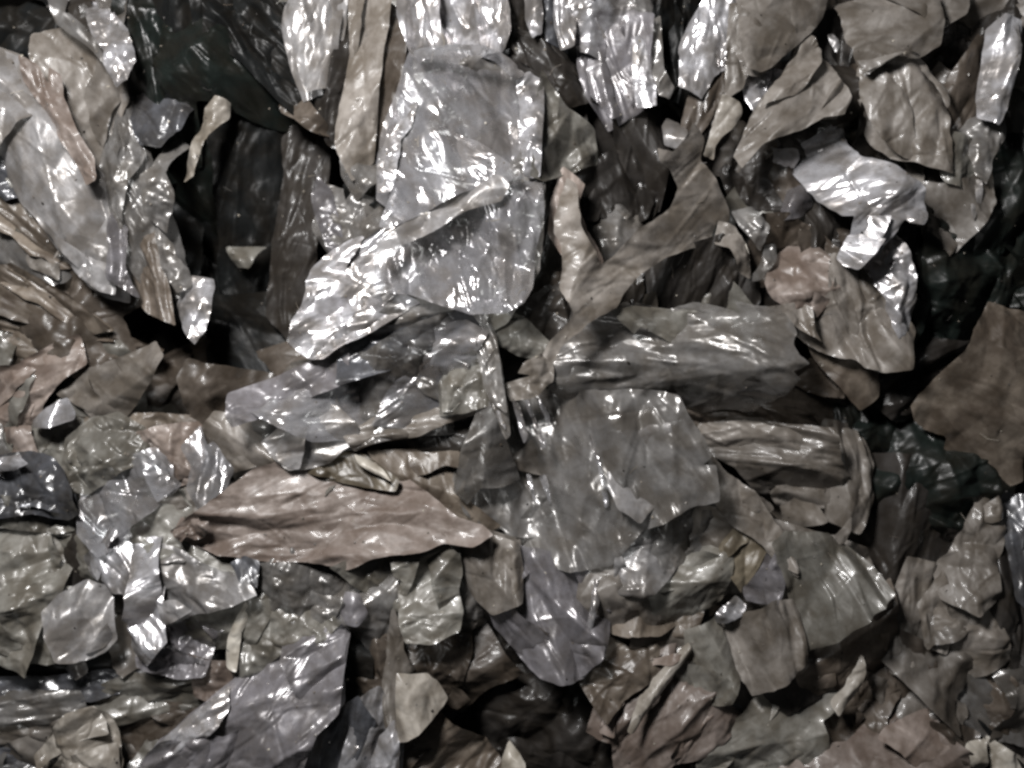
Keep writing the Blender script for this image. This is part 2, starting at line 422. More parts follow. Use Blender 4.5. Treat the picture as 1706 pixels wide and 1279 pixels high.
P('film_strip', 'grey curved strip with a light rim at the top left, before the silver ribbon', 'grey', 48, 'A 205,-30 270,-30 278,70 295,60 340,100 400,160 470,230 520,330 545,365 490,300 400,200 300,130 255,95', 'p22@50', (0, .2), 8)
P('film_sheet', 'dark grey patch between the curved grey strip and the silver ribbon, top left', 'dark', 28, 'A 275,-30 370,-30 430,140 480,220 400,165 290,75', 'c40', (0, .1))
P('film_ribbon', 'crinkled silver ribbon running down from the top left edge', 'silver', 62, 'A 360,-30 430,-30 460,50 500,100 545,160 590,230 605,290 565,340 540,370 500,290 490,220 430,140 390,60', 'c22', (.1, .35), 8, 1.2)
P('film_sheet', 'small mid-grey sheet beside the silver ribbon at the top left edge', 'grey', 36, 'A 430,-30 560,-30 540,80 545,150 500,100 460,50', 'c50', (0, .1))
P('film_sheet', 'large green-black sheet at the top, right of the silver ribbon', 'green', 2, 'A 550,-30 1010,-30 970,160 880,180 810,330 690,180 650,300 610,330 560,230 545,100', 'c80@70', (.1, 0))
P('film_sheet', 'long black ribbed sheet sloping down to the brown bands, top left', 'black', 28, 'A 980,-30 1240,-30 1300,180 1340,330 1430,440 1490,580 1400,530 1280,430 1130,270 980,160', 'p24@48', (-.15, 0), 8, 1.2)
P('film_sheet', 'blue-grey glossy patch of sheet hanging amid the black sheets, upper left', 'slate', 14, 'A 690,180 740,250 800,330 850,400 830,480 800,580 740,630 660,610 630,520 640,420 650,290', 'c45', (.1, .3))
P('film_shred', 'small dark brown wrinkled shred below the green-black sheet', 'black', 16, 'A 860,170 970,150 985,210 930,330 860,410 800,370 830,270', 'c22', (0, .2))
P('film_roll', 'pale twisted roll of film standing against the black sheets', 'beige', 58, 'A 950,425 1000,450 990,510 940,565 905,620 875,700 850,775 820,800 830,730 868,640 895,570 915,480', 'c18', (.2, .2), 12)
P('film_sheet', 'long grey-brown pleated sheet tapering to a point beneath the twisted strips', 'grey', 22, 'X 180,150 215,170 240,290 280,400 326,556 268,500 214,400 186,290', 'p17@72', (-.1, .05), 8, 1.0, folds=0)
P('film_sheet', 'dark glossy green sheet sweeping diagonally beside the blue-grey patch', 'green', 18, 'X 235,60 330,0 400,60 470,120 520,200 440,180 360,150 310,150 300,250 270,260', 'p26@40', (-.1, 0), 8, 1.0, folds=0)
P('film_strip', 'pale greenish twisted strip beside the end of the pale leaning sheet', 'grey', 50, 'A 575,595 620,670 600,730 560,800 545,910 550,980 510,920 500,830 540,760 560,680', 'c24', (.2, .2), 10, folds=0)
P('film_strip', 'bright knobbly crinkled strip hanging below the blue-grey patch', 'grey', 54, 'A 740,600 795,640 745,700 725,770 768,850 762,900 732,960 722,1010 680,950 660,870 650,790 700,740 710,660', 'c20', (.1, .25), 12, 1.2, folds=0)
P('film_strip', 'brown-grey strip with a bright top, right of the narrow lilac strip', 'brown', 36, 'A 560,950 610,945 660,1040 700,1110 690,1180 740,1290 795,1430 690,1370 620,1290 570,1200 555,1080', 'p24@70', (.1, .25))
P('film_curl', 'light grey curled lip just above the leaf-shaped silver tip', 'grey', 60, 'A 690,1020 750,1085 770,1150 820,1200 832,1260 800,1282 760,1220 705,1160', 'c22', (.1, .2))
P('film_tip', 'leaf-shaped silver tip pointing down into the black hollow', 'silver', 58, 'D 850,180 915,190 918,300 890,390 868,440 830,380 800,280 815,210', 'c30', (.1, .15), 10)
P('film_sheet', 'long green-black pleated sheet fanning down right of the twisted strips, upper left', 'green', -40, 'X 215,110 250,20 310,-10 325,140 345,300 350,430 325,545 300,430 275,280', 'p26@78', (.05, -.45), 8, .9, folds=0)
P('film_sheet', 'long black pleated sheet in the middle of the black fan, upper left', 'black', -55, 'X 300,-10 385,-10 405,180 398,380 372,570 335,570 338,350', 'p24@88', (.05, -.45), 8, .9, folds=0)
P('film_sheet', 'wide black-brown pleated sheet fanning down left of the central wad', 'black', -50, 'X 372,40 450,80 515,190 505,330 450,560 372,575 395,350', 'p20@100', (-.05, -.42), 8, .9, folds=0)
P('film_sheet', 'brown-black narrow sheet at the foot of the brown bands, rim of the black fan', 'dark', -15, 'X 470,180 530,200 532,300 520,400 500,490 478,560 452,520 470,380 485,280', 'p16@100', (.05, -.15), 8, .9, folds=0)
P('film_sheet', 'sheet coloured black for the shade at the bottom of the V-shaped hollow, centre left', 'black', -60, 'X 270,500 400,520 500,500 520,600 430,625 320,610', 's80', (0, -.1), folds=0)  # black film laid in for the dark of the hollow
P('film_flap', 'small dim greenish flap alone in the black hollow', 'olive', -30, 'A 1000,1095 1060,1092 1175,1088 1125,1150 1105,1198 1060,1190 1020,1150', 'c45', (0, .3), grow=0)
P('film_flap', 'brown folded rim at the lower end of the long black ribbed sheet', 'brown', 44, 'A 1225,390 1290,400 1380,480 1440,560 1485,610 1400,580 1330,525 1260,485', 'c30', (0, .2))
P('film_sheet', 'dark brown sheet under the pale leaning sheet at the left edge', 'tan', 5, 'A -40,840 60,900 110,890 190,960 260,1080 340,1180 450,1300 300,1320 100,1220 -40,1130', 'p40@40', (.1, -.32))
P('film_flap', 'small beige flap on the dark sheet at the left edge', 'taupe', 22, 'A 100,1130 160,1130 230,1170 260,1165 262,1245 200,1215 130,1190', 's60', (0, .2), grow=0)
P('film_tip', 'dark purple corner poking out at the left edge under the pale sheet', 'slate', 40, 'A -40,670 20,690 50,790 70,860 30,870 -40,800', 'c40', (.1, .1))
# --- left: brown fanned folds
P('film_sheet', 'dark grey-brown folded sheet at the left edge, top of the brown fan', 'tan', 22, 'D -40,150 80,150 140,190 240,240 350,310 480,390 300,410 150,340 -40,290', 'p40@25', (.1, -.32))
P('film_sheet', 'tan sheet with ochre specks at the left edge, middle of the brown fan', 'tan', -8, 'D -40,280 150,330 380,390 520,450 330,420 300,490 130,530 100,600 -40,610', 'p34@15', (.1, -.32))
P('film_sheet', 'pinkish brown sheet at the left edge, lowest of the brown fan', 'pink', 24, 'D -40,600 100,590 250,500 335,470 350,530 230,620 150,720 120,820 110,880 -40,890', 'p40@140', (.1, -.28))
P('film_flap', 'dull taupe pointed flap reaching into the black hollow from the brown fan', 'taupe', 30, 'D 270,680 400,600 550,560 700,495 725,520 600,680 500,780 460,815 400,745 320,700', 's90@150', (.1, -.32))
P('film_sheet', 'dark brown sliver between the brown fan and the pointed taupe flap', 'brown', -20, 'D 290,410 560,450 710,490 550,565 350,570 300,640 320,480', 'p30@5', (0, -.1))
P('film_flap', 'small bright silver flap below the pointed taupe flap, left', 'silver', 52, 'D 118,808 200,740 290,695 325,760 320,800 230,832 140,832', 's50', (.05, .2), grow=0)
P('film_scrap', 'dark olive crumpled scrap under the small silver flap, left', 'olive', 12, 'D 125,840 310,790 330,850 325,960 240,1010 160,980 125,900', 'c35', (0, -.1))
P('film_sheet', 'wide taupe sheet, darkened to brown for the shadow between hollow and lilac band', 'brown', -60, 'D 580,690 760,560 900,480 1100,560 1300,500 1500,500 1280,620 1050,700 1070,820 940,790 800,810 600,800 490,800', 's120@160', (0, -.15))  # taupe turned brown so the colour carries the shadow
P('film_scrap', 'stringy crinkled globe of clear film left of the pink-brown sheet', 'olive', 46, 'D 320,900 400,830 500,808 580,855 640,900 610,950 530,985 450,1045 380,1085 320,1065 305,1000', 'c26', (0, .05), 22, 1.2)
P('film_scrap', 'grey glassy folded scrap below the stringy globe', 'clear', 52, 'D 380,1110 550,1010 670,965 720,1010 735,1080 765,1090 640,1190 570,1240 560,1300 470,1345 400,1280 375,1200', 'g54', (.1, .15), 14)
P('film_sheet', 'slate sheet with bright bubbled end at the left edge', 'slate', 52, 'D -40,1000 100,985 200,1000 260,1060 320,1130 335,1185 300,1205 150,1170 -40,1200', 'c40@10', (0, .2))
P('film_strip', 'white glossy strip on top of the slate sheet at the left edge', 'silver', 66, 'D -40,965 80,955 135,990 60,1022 -40,1025', 'p25@5', (0, .3), 8, grow=0)
P('film_scrap', 'mauve brown crumple right of the stringy globe', 'pink', 36, 'D 640,870 740,850 850,840 880,960 840,1040 760,1070 720,980 690,930', 'c30', (0, 0))
P('film_scrap', 'tall glossy grey spike above the left end of the pink-brown sheet', 'clear', 60, 'D 830,920 878,845 900,950 930,930 970,980 1005,1020 985,1110 900,1165 850,1100 870,1000', 'p26@80', (.15, .2), 14, folds=0)
P('film_flap', 'taupe flap between the lilac band and the pink-brown sheet', 'taupe', 38, 'D 890,900 970,800 1080,820 1210,940 1180,985 1000,1030 960,980', 's70', (0, -.1))
P('film_scrap', 'crumpled brownish scraps in the dim strip above the mauve crumple', 'tan', 14, 'D 320,800 460,810 600,780 800,790 960,790 900,880 860,860 660,870 600,860 500,805 400,830 330,890', 'c34', (0, 0))
P('film_sheet', 'brown sheet at the left edge above the slate sheet', 'pink', 18, 'D -40,860 130,840 170,980 240,1010 330,960 320,1080 260,1060 200,1000 80,960 -40,970', 'c36', (0, 0))
# --- top middle: bands and upright strips
P('film_sheet', 'blue-grey pleated sheet at the top, left of the brown bands', 'pale', 48, 'A 1300,-30 1490,-30 1480,100 1465,250 1440,380 1370,400 1330,300 1290,100', 'p26@92', (.15, .1), 8)
P('film_sheet', 'dark crinkled sheet between blue-grey pleats and brown band, top', 'dark', 32, 'B 20,-30 170,-30 135,120 115,350 110,640 60,620 10,480 0,300', 'p20@95', (.1, .1))
P('film_band', 'long flat brown-grey band running down from the top edge', 'taupe', 62, 'B 190,-30 292,-30 282,60 252,250 228,450 205,700 150,760 100,640 122,450 152,250 167,100', 's90@98', (.25, .05), 6, folds=0)
P('film_band', 'darker brown band just right of the long flat brown-grey band', 'brown', 50, 'B 290,10 340,60 372,120 352,300 332,420 272,610 215,740 215,560 235,350 260,200', 's90@105', (.25, .05), 6, folds=0)
P('film_scrap', 'crumpled grey tail at the foot of the brown bands', 'grey', 57, 'B 90,640 160,710 230,710 235,800 160,860 110,770', 'c24', (0, .2), 12)
P('film_strip', 'thin crinkled dark strip right of the blue-grey pleats, top', 'taupe', 54, 'B 130,-30 195,-30 168,110 150,260 140,250 140,120', 'p16@100', (.1, .1), 6)
P('film_sheet', 'silver streaked sheet at the top edge above the central wad', 'silver', 44, 'B 395,-30 760,-30 790,60 802,150 780,195 700,195 600,160 500,190 440,205 400,90', 'p26@85', (.09, -.04), 10, 1.0)
P('film_strip', 'dark brown upright strip at the top edge right of the streaked silver sheet', 'dark', 38, 'B 770,-30 905,-30 895,150 935,240 1000,330 900,260 870,200 800,190', 'p22@80', (0, 0))
P('film_strip', 'thin light upright strip at the top, leftmost of the upright strips', 'silver', 58, 'B 918,-30 978,-30 972,150 950,162 930,90', 'p14@88', (.1, .2), 5)
P('film_strip', 'dark grey upright strip between two thin light ones at the top', 'slate', 40, 'B 980,-30 1065,-30 1060,150 1095,215 1010,175 978,100', 'p20@85', (0, .1))
P('film_strip', 'thin silver upright strip left of the sparkling sheet at the top', 'silver', 56, 'B 1062,-30 1112,-30 1122,100 1112,205 1080,212 1056,100', 'p14@85', (.1, .2), 5)
P('film_sheet', 'bright sparkling silver sheet at the top edge, right of the upright strips', 'silver', 54, 'B 1120,-30 1370,-30 1382,110 1300,180 1240,218 1180,195 1142,100', 'c30', (.2, -.04), 10, 1.0)
P('film_sheet', 'lilac-grey sheet hanging under the bright sparkling sheet', 'lilac', 42, 'B 1170,190 1240,215 1390,105 1425,120 1412,260 1425,450 1300,510 1220,410 1185,300', 'p40@75', (0, -.1))
P('film_strip', 'narrow bright silver upright strip right of the lilac-grey hanging sheet', 'silver', 64, 'B 1408,180 1450,135 1472,300 1472,462 1420,465 1404,330', 'p14@88', (.1, .25), 6, 1.2)
P('film_strip', 'short dark glossy strip at the top edge right of the sparkling sheet', 'grey', 46, 'B 1370,-30 1465,-30 1452,75 1400,115 1375,60', 'c28', (0, .1))
P('film_strip', 'thin grey upright strip with flared foot, right of the narrow silver strip', 'grey', 56, 'B 1480,90 1508,70 1512,330 1562,390 1540,435 1490,405 1474,250', 'p16@90', (.1, .1), 6)
P('film_sheet', 'black-brown diagonal sheet right of the top of the central wad', 'dark', 40, 'B 860,140 960,190 1060,240 1150,330 1215,420 1120,440 1040,420 980,320 880,250', 'p24@40', (0, 0), 8)
P('film_sheet', 'brown sheet, coloured near-black for the shade between central wad and the web piece', 'dark', 2, 'B 1190,420 1300,490 1440,460 1500,700 1490,890 1390,790 1280,730 1150,700', 'p50@70', (0, -.1))  # near-black colour here stands for shade on a brown sheet
P('film_sheet', 'sheet coloured black for the shade behind the upright strips at the top', 'black', -5, 'B 1440,-40 1720,-40 1700,200 1640,300 1620,480 1560,420 1500,330', 'p26@95', (0, 0))  # black colour stands for the dark gap between the strips
P('film_sheet', 'sheet coloured near-black for the shade in the gap right of the central wad', 'dark', 8, 'B 960,790 1090,750 1150,690 1280,730 1210,960 1130,960 1060,1010 1085,1100 1060,1280 940,1360 945,1100', 'p30@95', (0, 0))  # shade of the gap painted in as near-black film
P('film_scrap', 'dark grey crumple inside the hollow of the web piece', 'grey', 14, 'B 1190,970 1260,915 1340,915 1410,990 1380,1050 1290,1140 1230,1130', 'c34', (0, .1), 14)
P('film_sheet', 'upright sheet coloured near-black for the shade in the hollow above the web piece', 'dark', 10, 'B 1180,780 1290,720 1400,800 1480,880 1440,960 1380,1000 1320,930 1230,930', 'p26@75', (0, 0))  # near-black film gives the depth of the hollow its shade
# --- central wad
wad = P('film_wad', 'big crumpled silver clear-film wad at the centre top of the heap', 'clear', 84, 'B 410,215 500,195 620,190 700,185 800,215 900,260 990,330 1000,450 990,650 985,795 900,805 830,815 780,800 640,870 430,970 300,900 255,865 265,700 300,550 350,420 390,300', 'g70@60', (.12, .08), 24, 0.85, curl=4, folds=0)
P('side_flap', 'dull olive side flap of the wad', 'olive', 74, 'B 985,325 1035,420 1085,480 1205,565 1222,690 1100,742 990,797 955,790 975,650 975,480', 'c60', (-.45, 0), 4, parent=wad)
P('front_flap', 'smooth pale front flap of the wad', 'clear', 116, 'B 345,690 480,560 550,562 690,630 790,700 882,785 830,812 780,772 640,850 430,955 310,1015 275,1005 325,865', 'g80@35', (.12, .06), 8, .9, 0.8, parent=wad, curl=3)
P('folded_band', 'folded band with a bright lower end', 'pale', 128, 'B 270,1070 430,955 640,845 780,760 832,822 800,885 640,935 530,1005 350,1085 255,1140', 's60@150', (0, .35), 6, 1, 0.8, parent=wad, curl=3)
P('left_ridge', 'glittering crumpled left ridge', 'silver', 104, 'B 300,560 350,420 395,320 440,420 410,560 360,620 355,720 325,865 262,872 262,740', 'c22', (.15, .25), 8, 1.2, parent=wad, grow=0)
P('right_ridge', 'bright crumpled right ridge', 'silver', 100, 'B 870,330 925,290 992,335 992,480 984,650 980,795 905,785 880,600 890,480', 'c30', (.1, .25), 8, 1.1, parent=wad, grow=0)
P('top_rim', 'pale rounded top rim', 'clear', 102, 'B 408,216 520,195 640,192 700,188 800,215 880,290 850,350 780,280 700,245 560,238 440,290', 'c40', (0, .3), 6, parent=wad, grow=0)
P('skirt', 'glassy pleated skirt below the folded band', 'clear', 100, 'B 250,1150 350,1080 530,1000 640,930 800,870 890,805 980,825 988,950 952,1100 937,1280 900,1350 830,1391 680,1395 560,1355 400,1300 215,1285 240,1250', 'g34@62', (.10, .08), 10, 1.5, 0.8, parent=wad, curl=4)
P('inner_lining', 'grey inner layer seen through the clear film', 'grey', 48, 'B 400,240 700,210 900,280 970,360 960,700 930,1200 830,1360 600,1330 300,1240 290,900 320,600', 'c46', (0, .15), 26, parent=wad)
P('film_scrap', 'pale silver crinkled scrap left of the wad skirt', 'silver', 70, 'X 517,495 525,449 555,422 590,400 640,372 655,405 632,430 628,478 645,485 690,505 660,520 600,555 565,570 540,588 520,588 494,570 500,530 514,507', 'g36@150', (.05, .2), 18, 1.1)
P('film_strip', 'narrow lilac strip at the left foot of the central wad', 'lilac', 32, 'A 1400,780 1440,830 1500,1000 1510,1060 1470,1105 1430,1000 1388,880', 'c30', (.1, .2))
P('film_scrap', 'dark grey crease-filled scrap between brown bands and wad', 'grey', 36, 'B 40,850 150,890 260,920 310,960 160,1055 50,1090 -10,1000', 'c36', (0, 0))
P('film_scrap', 'pinched scrap coloured black as the shaded hole at the left flank of the central wad', 'black', 30, 'B 140,840 240,760 270,860 310,900 300,980 220,985 160,960', 'c24', (0, 0))  # a shaded hole, painted as a scrap of black film
# --- web piece and its neighbours
web = P('film_web', 'taupe Y-shaped torn web stretched across the centre right', 'taupe', 106, 'X 945,300 958,312 957,349 961,375 980,413 998,447 1013,439 1032,420 1066,383 1092,368 1122,345 1134,311 1115,281 1096,274 1092,257 1118,263 1141,240 1152,214 1171,233 1167,263 1194,289 1223,338 1227,357 1205,360 1195,394 1160,405 1115,420 1066,454 1035,490 1025,510 985,530 955,556 930,578 918,606 904,592 912,578 945,545 955,525 950,510 935,480 938,440 935,405 925,390 925,365', 's60@142', (-.02, .06), 6, 0.8, 1.6, curl=7, folds=0)
P('foot', None, 'taupe', 90, 'E 880,590 920,540 1000,505 1030,560 1030,620 960,680 850,705 818,645 940,600', 'c30', (0, .1), 8, parent=web)
P('film_strip', 'pinkish upright shred behind the left arm of the web piece', 'pink', 70, 'B 1090,770 1150,820 1125,900 1130,960 1210,1115 1255,1195 1150,1180 1080,1090 1040,1020 1050,900', 'p18@75', (.1, .1), 8)
P('film_scrap', 'olive crumple tucked under the lower end of the central wad', 'olive', 60, 'E 750,325 860,320 930,400 1000,470 985,510 880,485 790,440', 'c30', (0, .1), 10)
P('film_sheet', 'dark triangle of sheet between wad skirt and web piece', 'dark', 34, 'E 860,300 940,290 1060,180 1110,310 1090,340 1010,480 900,400', 'c44', (0, -.1))
P('film_sheet', 'brown sheet, coloured near-black for the shade under the right arm of the web', 'dark', 16, 'F -160,300 -60,190 0,140 130,105 250,75 330,50 460,180 485,260 440,340 250,340 100,300 -60,290', 'p36@100', (0, -.1))  # dark colour stands for the shade behind the web arm
fan = P('film_fan', 'grey fan-pleated sheet with jagged right end below the web piece', 'grey', 72, 'X 957,565 983,531 1017,513 1066,510 1115,524 1156,513 1190,520 1216,531 1224,550 1231,509 1254,513 1280,520 1299,539 1304,558 1295,576 1306,595 1314,604 1287,614 1287,625 1304,633 1276,659 1257,663 1257,685 1242,674 1190,678 1141,670 1103,663 1060,672 1000,672 946,662 920,640 923,610 938,588', 'p30@4', (.02, .0), 8, 1.1, 2.2, folds=0)
P('folded_flap', 'smooth olive-grey flap folded over the fan', 'olive', 86, 'E 1290,320 1380,295 1560,308 1660,300 F 60,320 240,305 310,345 300,400 200,500 100,430 0,380 E 1400,420', 's70@30', (0, -.05), 6, parent=fan, grow=0)
# --- centre: bands left of the spine
P('film_band', 'slate dark folded band left of the spine, below the central wad', 'slate', 70, 'E 140,460 300,410 500,360 640,330 685,385 660,412 540,422 400,502 280,562 110,612 102,540 135,530', 'g60@165', (0, .1), 8, folds=0)
P('film_band', 'grey glossy band just above the slate band, under the wad', 'grey', 70, 'E 80,470 160,390 300,310 430,280 570,290 660,340 500,362 300,405 150,455', 'p26@165', (0, .2), 10)
P('film_band', 'long lilac band with a clean cut end, left of the slate band', 'lilac', 78, 'X 394,659 480,625 533,600 574,585 573,605 575,630 545,645 533,648 470,675 400,702 395,690', 'g60@160', (0, .12), 8, folds=0)
P('film_scrap', 'glassy grey folds in the hollow below the slate band', 'clear', 48, 'E 250,590 400,500 540,430 650,410 690,430 660,480 640,560 560,640 545,740 480,795 300,795 140,850 0,840 -120,780 -200,740 -100,640 0,670 140,620', 'g44', (.05, .1), 10, 1.2)
P('film_scrap', 'grey-lilac creased layer at the bottom of the glassy folds', 'grey', 26, 'E 240,560 560,400 700,420 760,600 740,740 560,800 300,820 100,870 -240,760 -100,600', 'c50', (0, 0))
P('film_scrap', 'olive-grey bright facet right of the glassy folds, beside the spine', 'olive', 62, 'E 555,650 620,540 690,475 745,560 755,650 740,705 640,735 560,745', 'c40', (.1, .15), 10)
P('film_roll', 'beige-grey rolled edge above the black slit at the centre left', 'taupe', 58, 'E 130,870 250,800 430,790 600,740 695,728 695,752 560,792 430,852 250,882 160,915', 'p20@168', (0, .1), 14)
P('film_flap', 'pale folded triangular flap below the lilac band', 'pale', 68, 'D 1195,900 1300,810 1400,738 1480,758 1565,830 1565,872 1500,915 1450,962 1340,992 1290,995 1230,942', 'g60@150', (0, .18), 10)
P('film_sheet', 'dim grey sheet between lilac band and pale triangular flap', 'grey', 40, 'D 1070,800 1250,740 1430,670 1420,740 1300,800 1200,895 1160,885 1090,850', 's60@160', (0, .05))
P('film_sheet', 'sheet coloured black-brown for the shadow in the slit under the rolled edge', 'dark', 22, 'E 110,905 300,885 560,850 700,755 690,800 640,970 560,1010 400,1010 250,960', 's80', (0, -.1))  # shadow below the roll, put in as dark film
P('film_sheet', 'dull brown sheet right of the pink-brown one, under the spine flap', 'tan', 34, 'E 250,950 420,960 640,960 600,1110 640,1180 760,1260 720,1279 540,1200 420,1110 320,1040', 's80@40', (0, 0))
P('film_crescent', 'ochre crescent peeking above the pink-brown sheet', 'ochre', 52, 'X 486,772 540,768 590,757 620,775 657,802 655,808 620,806 560,795 510,785', 's60', (0, .2), 8)
P('film_curl', 'white curled rim beside the ochre crescent', 'cream', 70, 'E 150,948 220,978 280,1018 322,1070 230,1034 170,994', 's40', (0, .3), 6, grow=0)
spine = P('film_spine', 'bright ridged spine strip running down from the central wad', 'grey', 92, 'E 675,328 735,318 772,420 800,560 812,650 826,750 838,860 826,880 800,800 760,690 738,560 696,420', 'p13@78', (.05, .15), 4, 1.5)
P('inner_fold', 'grey fold inside the spine', 'pale', 84, 'E 690,345 725,335 775,520 800,680 825,840 805,800 765,690 735,540', 'p18@78', (.2, .1), 10, parent=spine)
P('film_flap', 'grey triangular flap left of the spine foot', 'grey', 78, 'E 695,815 720,740 765,705 795,830 845,1000 865,1062 800,1085 700,1085 650,1155 605,1112 638,970', 's70@100', (.1, .12), 10)
broad = P('film_sheet', 'broad grey creased sheet at the centre, right of the spine', 'grey', 62, 'X 790,690 840,662 910,660 1000,663 1060,660 1110,668 1126,700 1149,734 1158,753 1141,775 1167,779 1171,817 1134,828 1100,850 1060,870 1030,908 1010,930 945,940 905,932 870,902 840,874 810,874 780,848 765,800 775,750', 'g56@62', (.02, .05), 8, 1.0, folds=0)
for ridge in ('E 850,700 880,705 925,870 905,905 880,800', 'E 900,700 925,702 1005,905 985,925 945,820', 'E 960,700 980,700 1025,800 1015,830', 'E 975,1050 1000,1045 1035,1190 1015,1180', 'E 1195,860 1215,850 1285,1180 1265,1190 1235,1040', 'E 915,1040 935,1040 965,1170 950,1175'):
    P('ridge', None, 'clear', 88, ridge, 'p12@66', (.05, .15), 4, 1.3, 1.0, 0, parent=broad)  # raised strips of brighter film standing for streak highlights on the sheet
P('film_flap', 'smooth grey corner flap at the right end of the broad creased sheet', 'pale', 100, 'E 1290,960 1340,900 1450,830 1590,800 1640,890 1668,940 1620,1005 1560,1090 1420,1240 1330,1180 1280,1080', 's90@40', (.02, .02), 4, folds=0)
# --- right of centre
P('film_scrap', 'pinkish taupe crumpled ball right of the web piece', 'pink', 68, 'F 575,190 610,110 700,35 800,40 855,110 860,200 835,265 780,325 700,295 600,245', 'c44', (0, .05), 30, 1.1)
P('film_scrap', 'large taupe wad with deep folds below the bright silver wad', 'taupe', 74, 'F 855,90 950,105 1005,180 1060,205 1105,260 1140,310 1205,400 1175,480 1172,555 1080,565 1010,545 980,505 900,495 820,465 700,375 615,300 700,290 790,322 845,250', 'p44@70', (0, .05), 24, .9)
P('film_sheet', 'silver crinkled rim on the right of the large taupe wad', 'silver', 84, 'F 965,130 1080,20 1135,-30 1182,50 1212,150 1218,250 1195,380 1150,435 1120,350 1100,260 1060,190', 'c30', (0, .15), 14, 1.1)
P('film_sheet', 'dark green sheet right of the silver rim', 'green', 40, 'F 1125,-40 1255,-40 1285,270 1235,390 1175,490 1200,300 1205,150', 'p40@85', (0, 0))
P('film_sheet', 'green-black crumpled sheet at the right edge above the broad brown sheet', 'green', -10, 'F 1270,-60 1760,-100 1760,360 1480,330 1400,480 1290,560 1200,500 1270,300', 'c70', (0, 0), 12, 1.2)
P('film_sheet', 'broad dull olive-brown sheet at the right edge', 'tan', 62, 'F 1490,285 1600,318 1760,350 1760,1080 1690,1102 1640,1085 1610,1132 1500,1132 1470,1082 1440,990 1430,880 1320,840 1280,800 1258,740 1290,680 1340,600 1400,500 1430,400', 's80', (.03, -.24), 8, .9, 1.8, grow=2, folds=0)
P('film_sheet', 'orange-brown underside below the large taupe wad', 'tan', 34, 'F 680,370 820,460 900,490 1000,540 1075,575 1065,690 1000,755 940,695 870,622 790,530', 's70@45', (0, -.25), 6, grow=2, folds=0)
P('film_sheet', 'dark brown sheet between the taupe wad and the broad olive-brown sheet', 'dark', 4, 'F 1070,560 1200,480 1410,480 1350,600 1270,760 1150,760 1070,690', 'p40@150', (0, -.1))
P('film_strip', 'dark green upright strip under the orange-brown underside', 'green', -22, 'F 880,640 960,690 1010,760 960,830 880,820', 'p22@85', (0, 0))
P('film_sheet', 'folded taupe sheet, coloured brown for the shade of the recess right of the grey fan', 'brown', -14, 'F 100,710 330,730 520,750 640,650 780,560 890,650 890,800 820,850 600,870 330,850 200,830', 'p34@15', (0, -.3))  # brown instead of taupe, darkening the recess by colour
P('film_scrap', 'taupe sheet in horizontal shadowed folds right of the broad creased sheet', 'taupe', 6, 'F 320,850 450,835 600,865 770,875 810,1000 870,1080 850,1210 700,1220 620,1150 540,1050 450,960 350,910', 'p30@12', (0, -.2), 10, 1.3)
P('film_scrap', 'small dim taupe lobe under the horizontal folds', 'taupe', 10, 'F 620,1175 720,1135 800,1180 835,1250 720,1275 640,1245', 's50', (0, .1), 14, grow=0)
P('film_sheet', 'taupe sheet standing left of the dark green hollow', 'taupe', 8, 'F 850,840 960,860 1010,1000 1000,1150 950,1250 860,1210 860,1080 800,1000', 'p40@80', (-.1, 0))
P('film_sheet', 'green-black sheet in the hollow under the broad olive-brown sheet', 'green', -50, 'F 960,760 1260,760 1330,850 1440,890 1480,1090 1540,1300 1500,1500 1080,1500 1000,1250', 'c70', (0, 0), 12, 1.2)
P('film_strip', 'dark grey-brown strip running diagonally from the broad creased sheet to the leaf', 'taupe', 66, 'F 225,875 290,955 385,1055 500,1130 580,1255 650,1330 690,1480 640,1440 560,1330 430,1250 350,1150 320,1050 280,990', 's60@50', (.1, -.05), 8)
# --- top right
P('film_strip', 'silver-blue folded strip upright at the top, left of the big taupe sheet', 'silver', 52, 'C 205,370 218,200 258,100 308,20 340,-30 408,-30 397,120 382,265 340,285 290,325 255,400', 'p26@100', (.15, .2), 10)
P('film_strip', 'thin taupe strip between silver-blue strip and big taupe sheet, top right', 'taupe', 58, 'C 408,20 452,35 447,250 472,312 440,385 388,425 398,250', 'p16@92', (.1, .1), 6)
P('film_strip', 'brown crumpled upright strip below the silver-blue strip', 'brown', 48, 'C 290,290 402,268 412,335 352,395 332,485 282,565 210,670 195,600 228,470 268,380', 'p22@105', (.1, .1), 10)
P('film_flap', 'small pale grey flap near the top of the web piece', 'pale', 62, 'C 130,500 180,528 212,570 206,632 160,662 108,642 98,560', 's40', (0, .15), 8, grow=0)
P('film_flap', 'pale taupe pointed flap between brown strip and folded leaf sheet', 'beige', 64, 'C 365,418 440,455 458,500 420,562 370,602 332,652 318,720 278,692 308,600 338,500', 's50@110', (.05, .12), 10, grow=0)
P('film_sheet', 'big smooth taupe sheet with a rounded tip at the top right', 'taupe', 72, 'C 463,-30 825,-30 800,60 732,132 642,212 562,292 520,314 480,303 453,240 458,100', 's110@130', (-.18, .08), 10)
P('film_scrap', 'bright white folded bit just under the tip of the big taupe sheet', 'silver', 44, 'C 470,318 530,308 635,318 582,372 552,432 510,485 482,442', 'c34', (0, .25), 8)
P('film_leaf', 'taupe folded leaf-like sheet pleated towards its lower left, top right', 'taupe', 80, 'C 738,170 770,152 802,210 852,270 862,310 872,380 892,450 872,512 790,522 700,572 600,602 520,642 450,735 438,690 478,600 508,530 568,430 638,350 718,240', 'p34@128', (.05, .1), 12, 1.0)
P('film_sheet', 'dark brown sheet in the shade right of the folded leaf-like sheet', 'dark', 36, 'C 855,290 935,305 955,400 955,490 880,525 860,400', 's50', (0, 0))
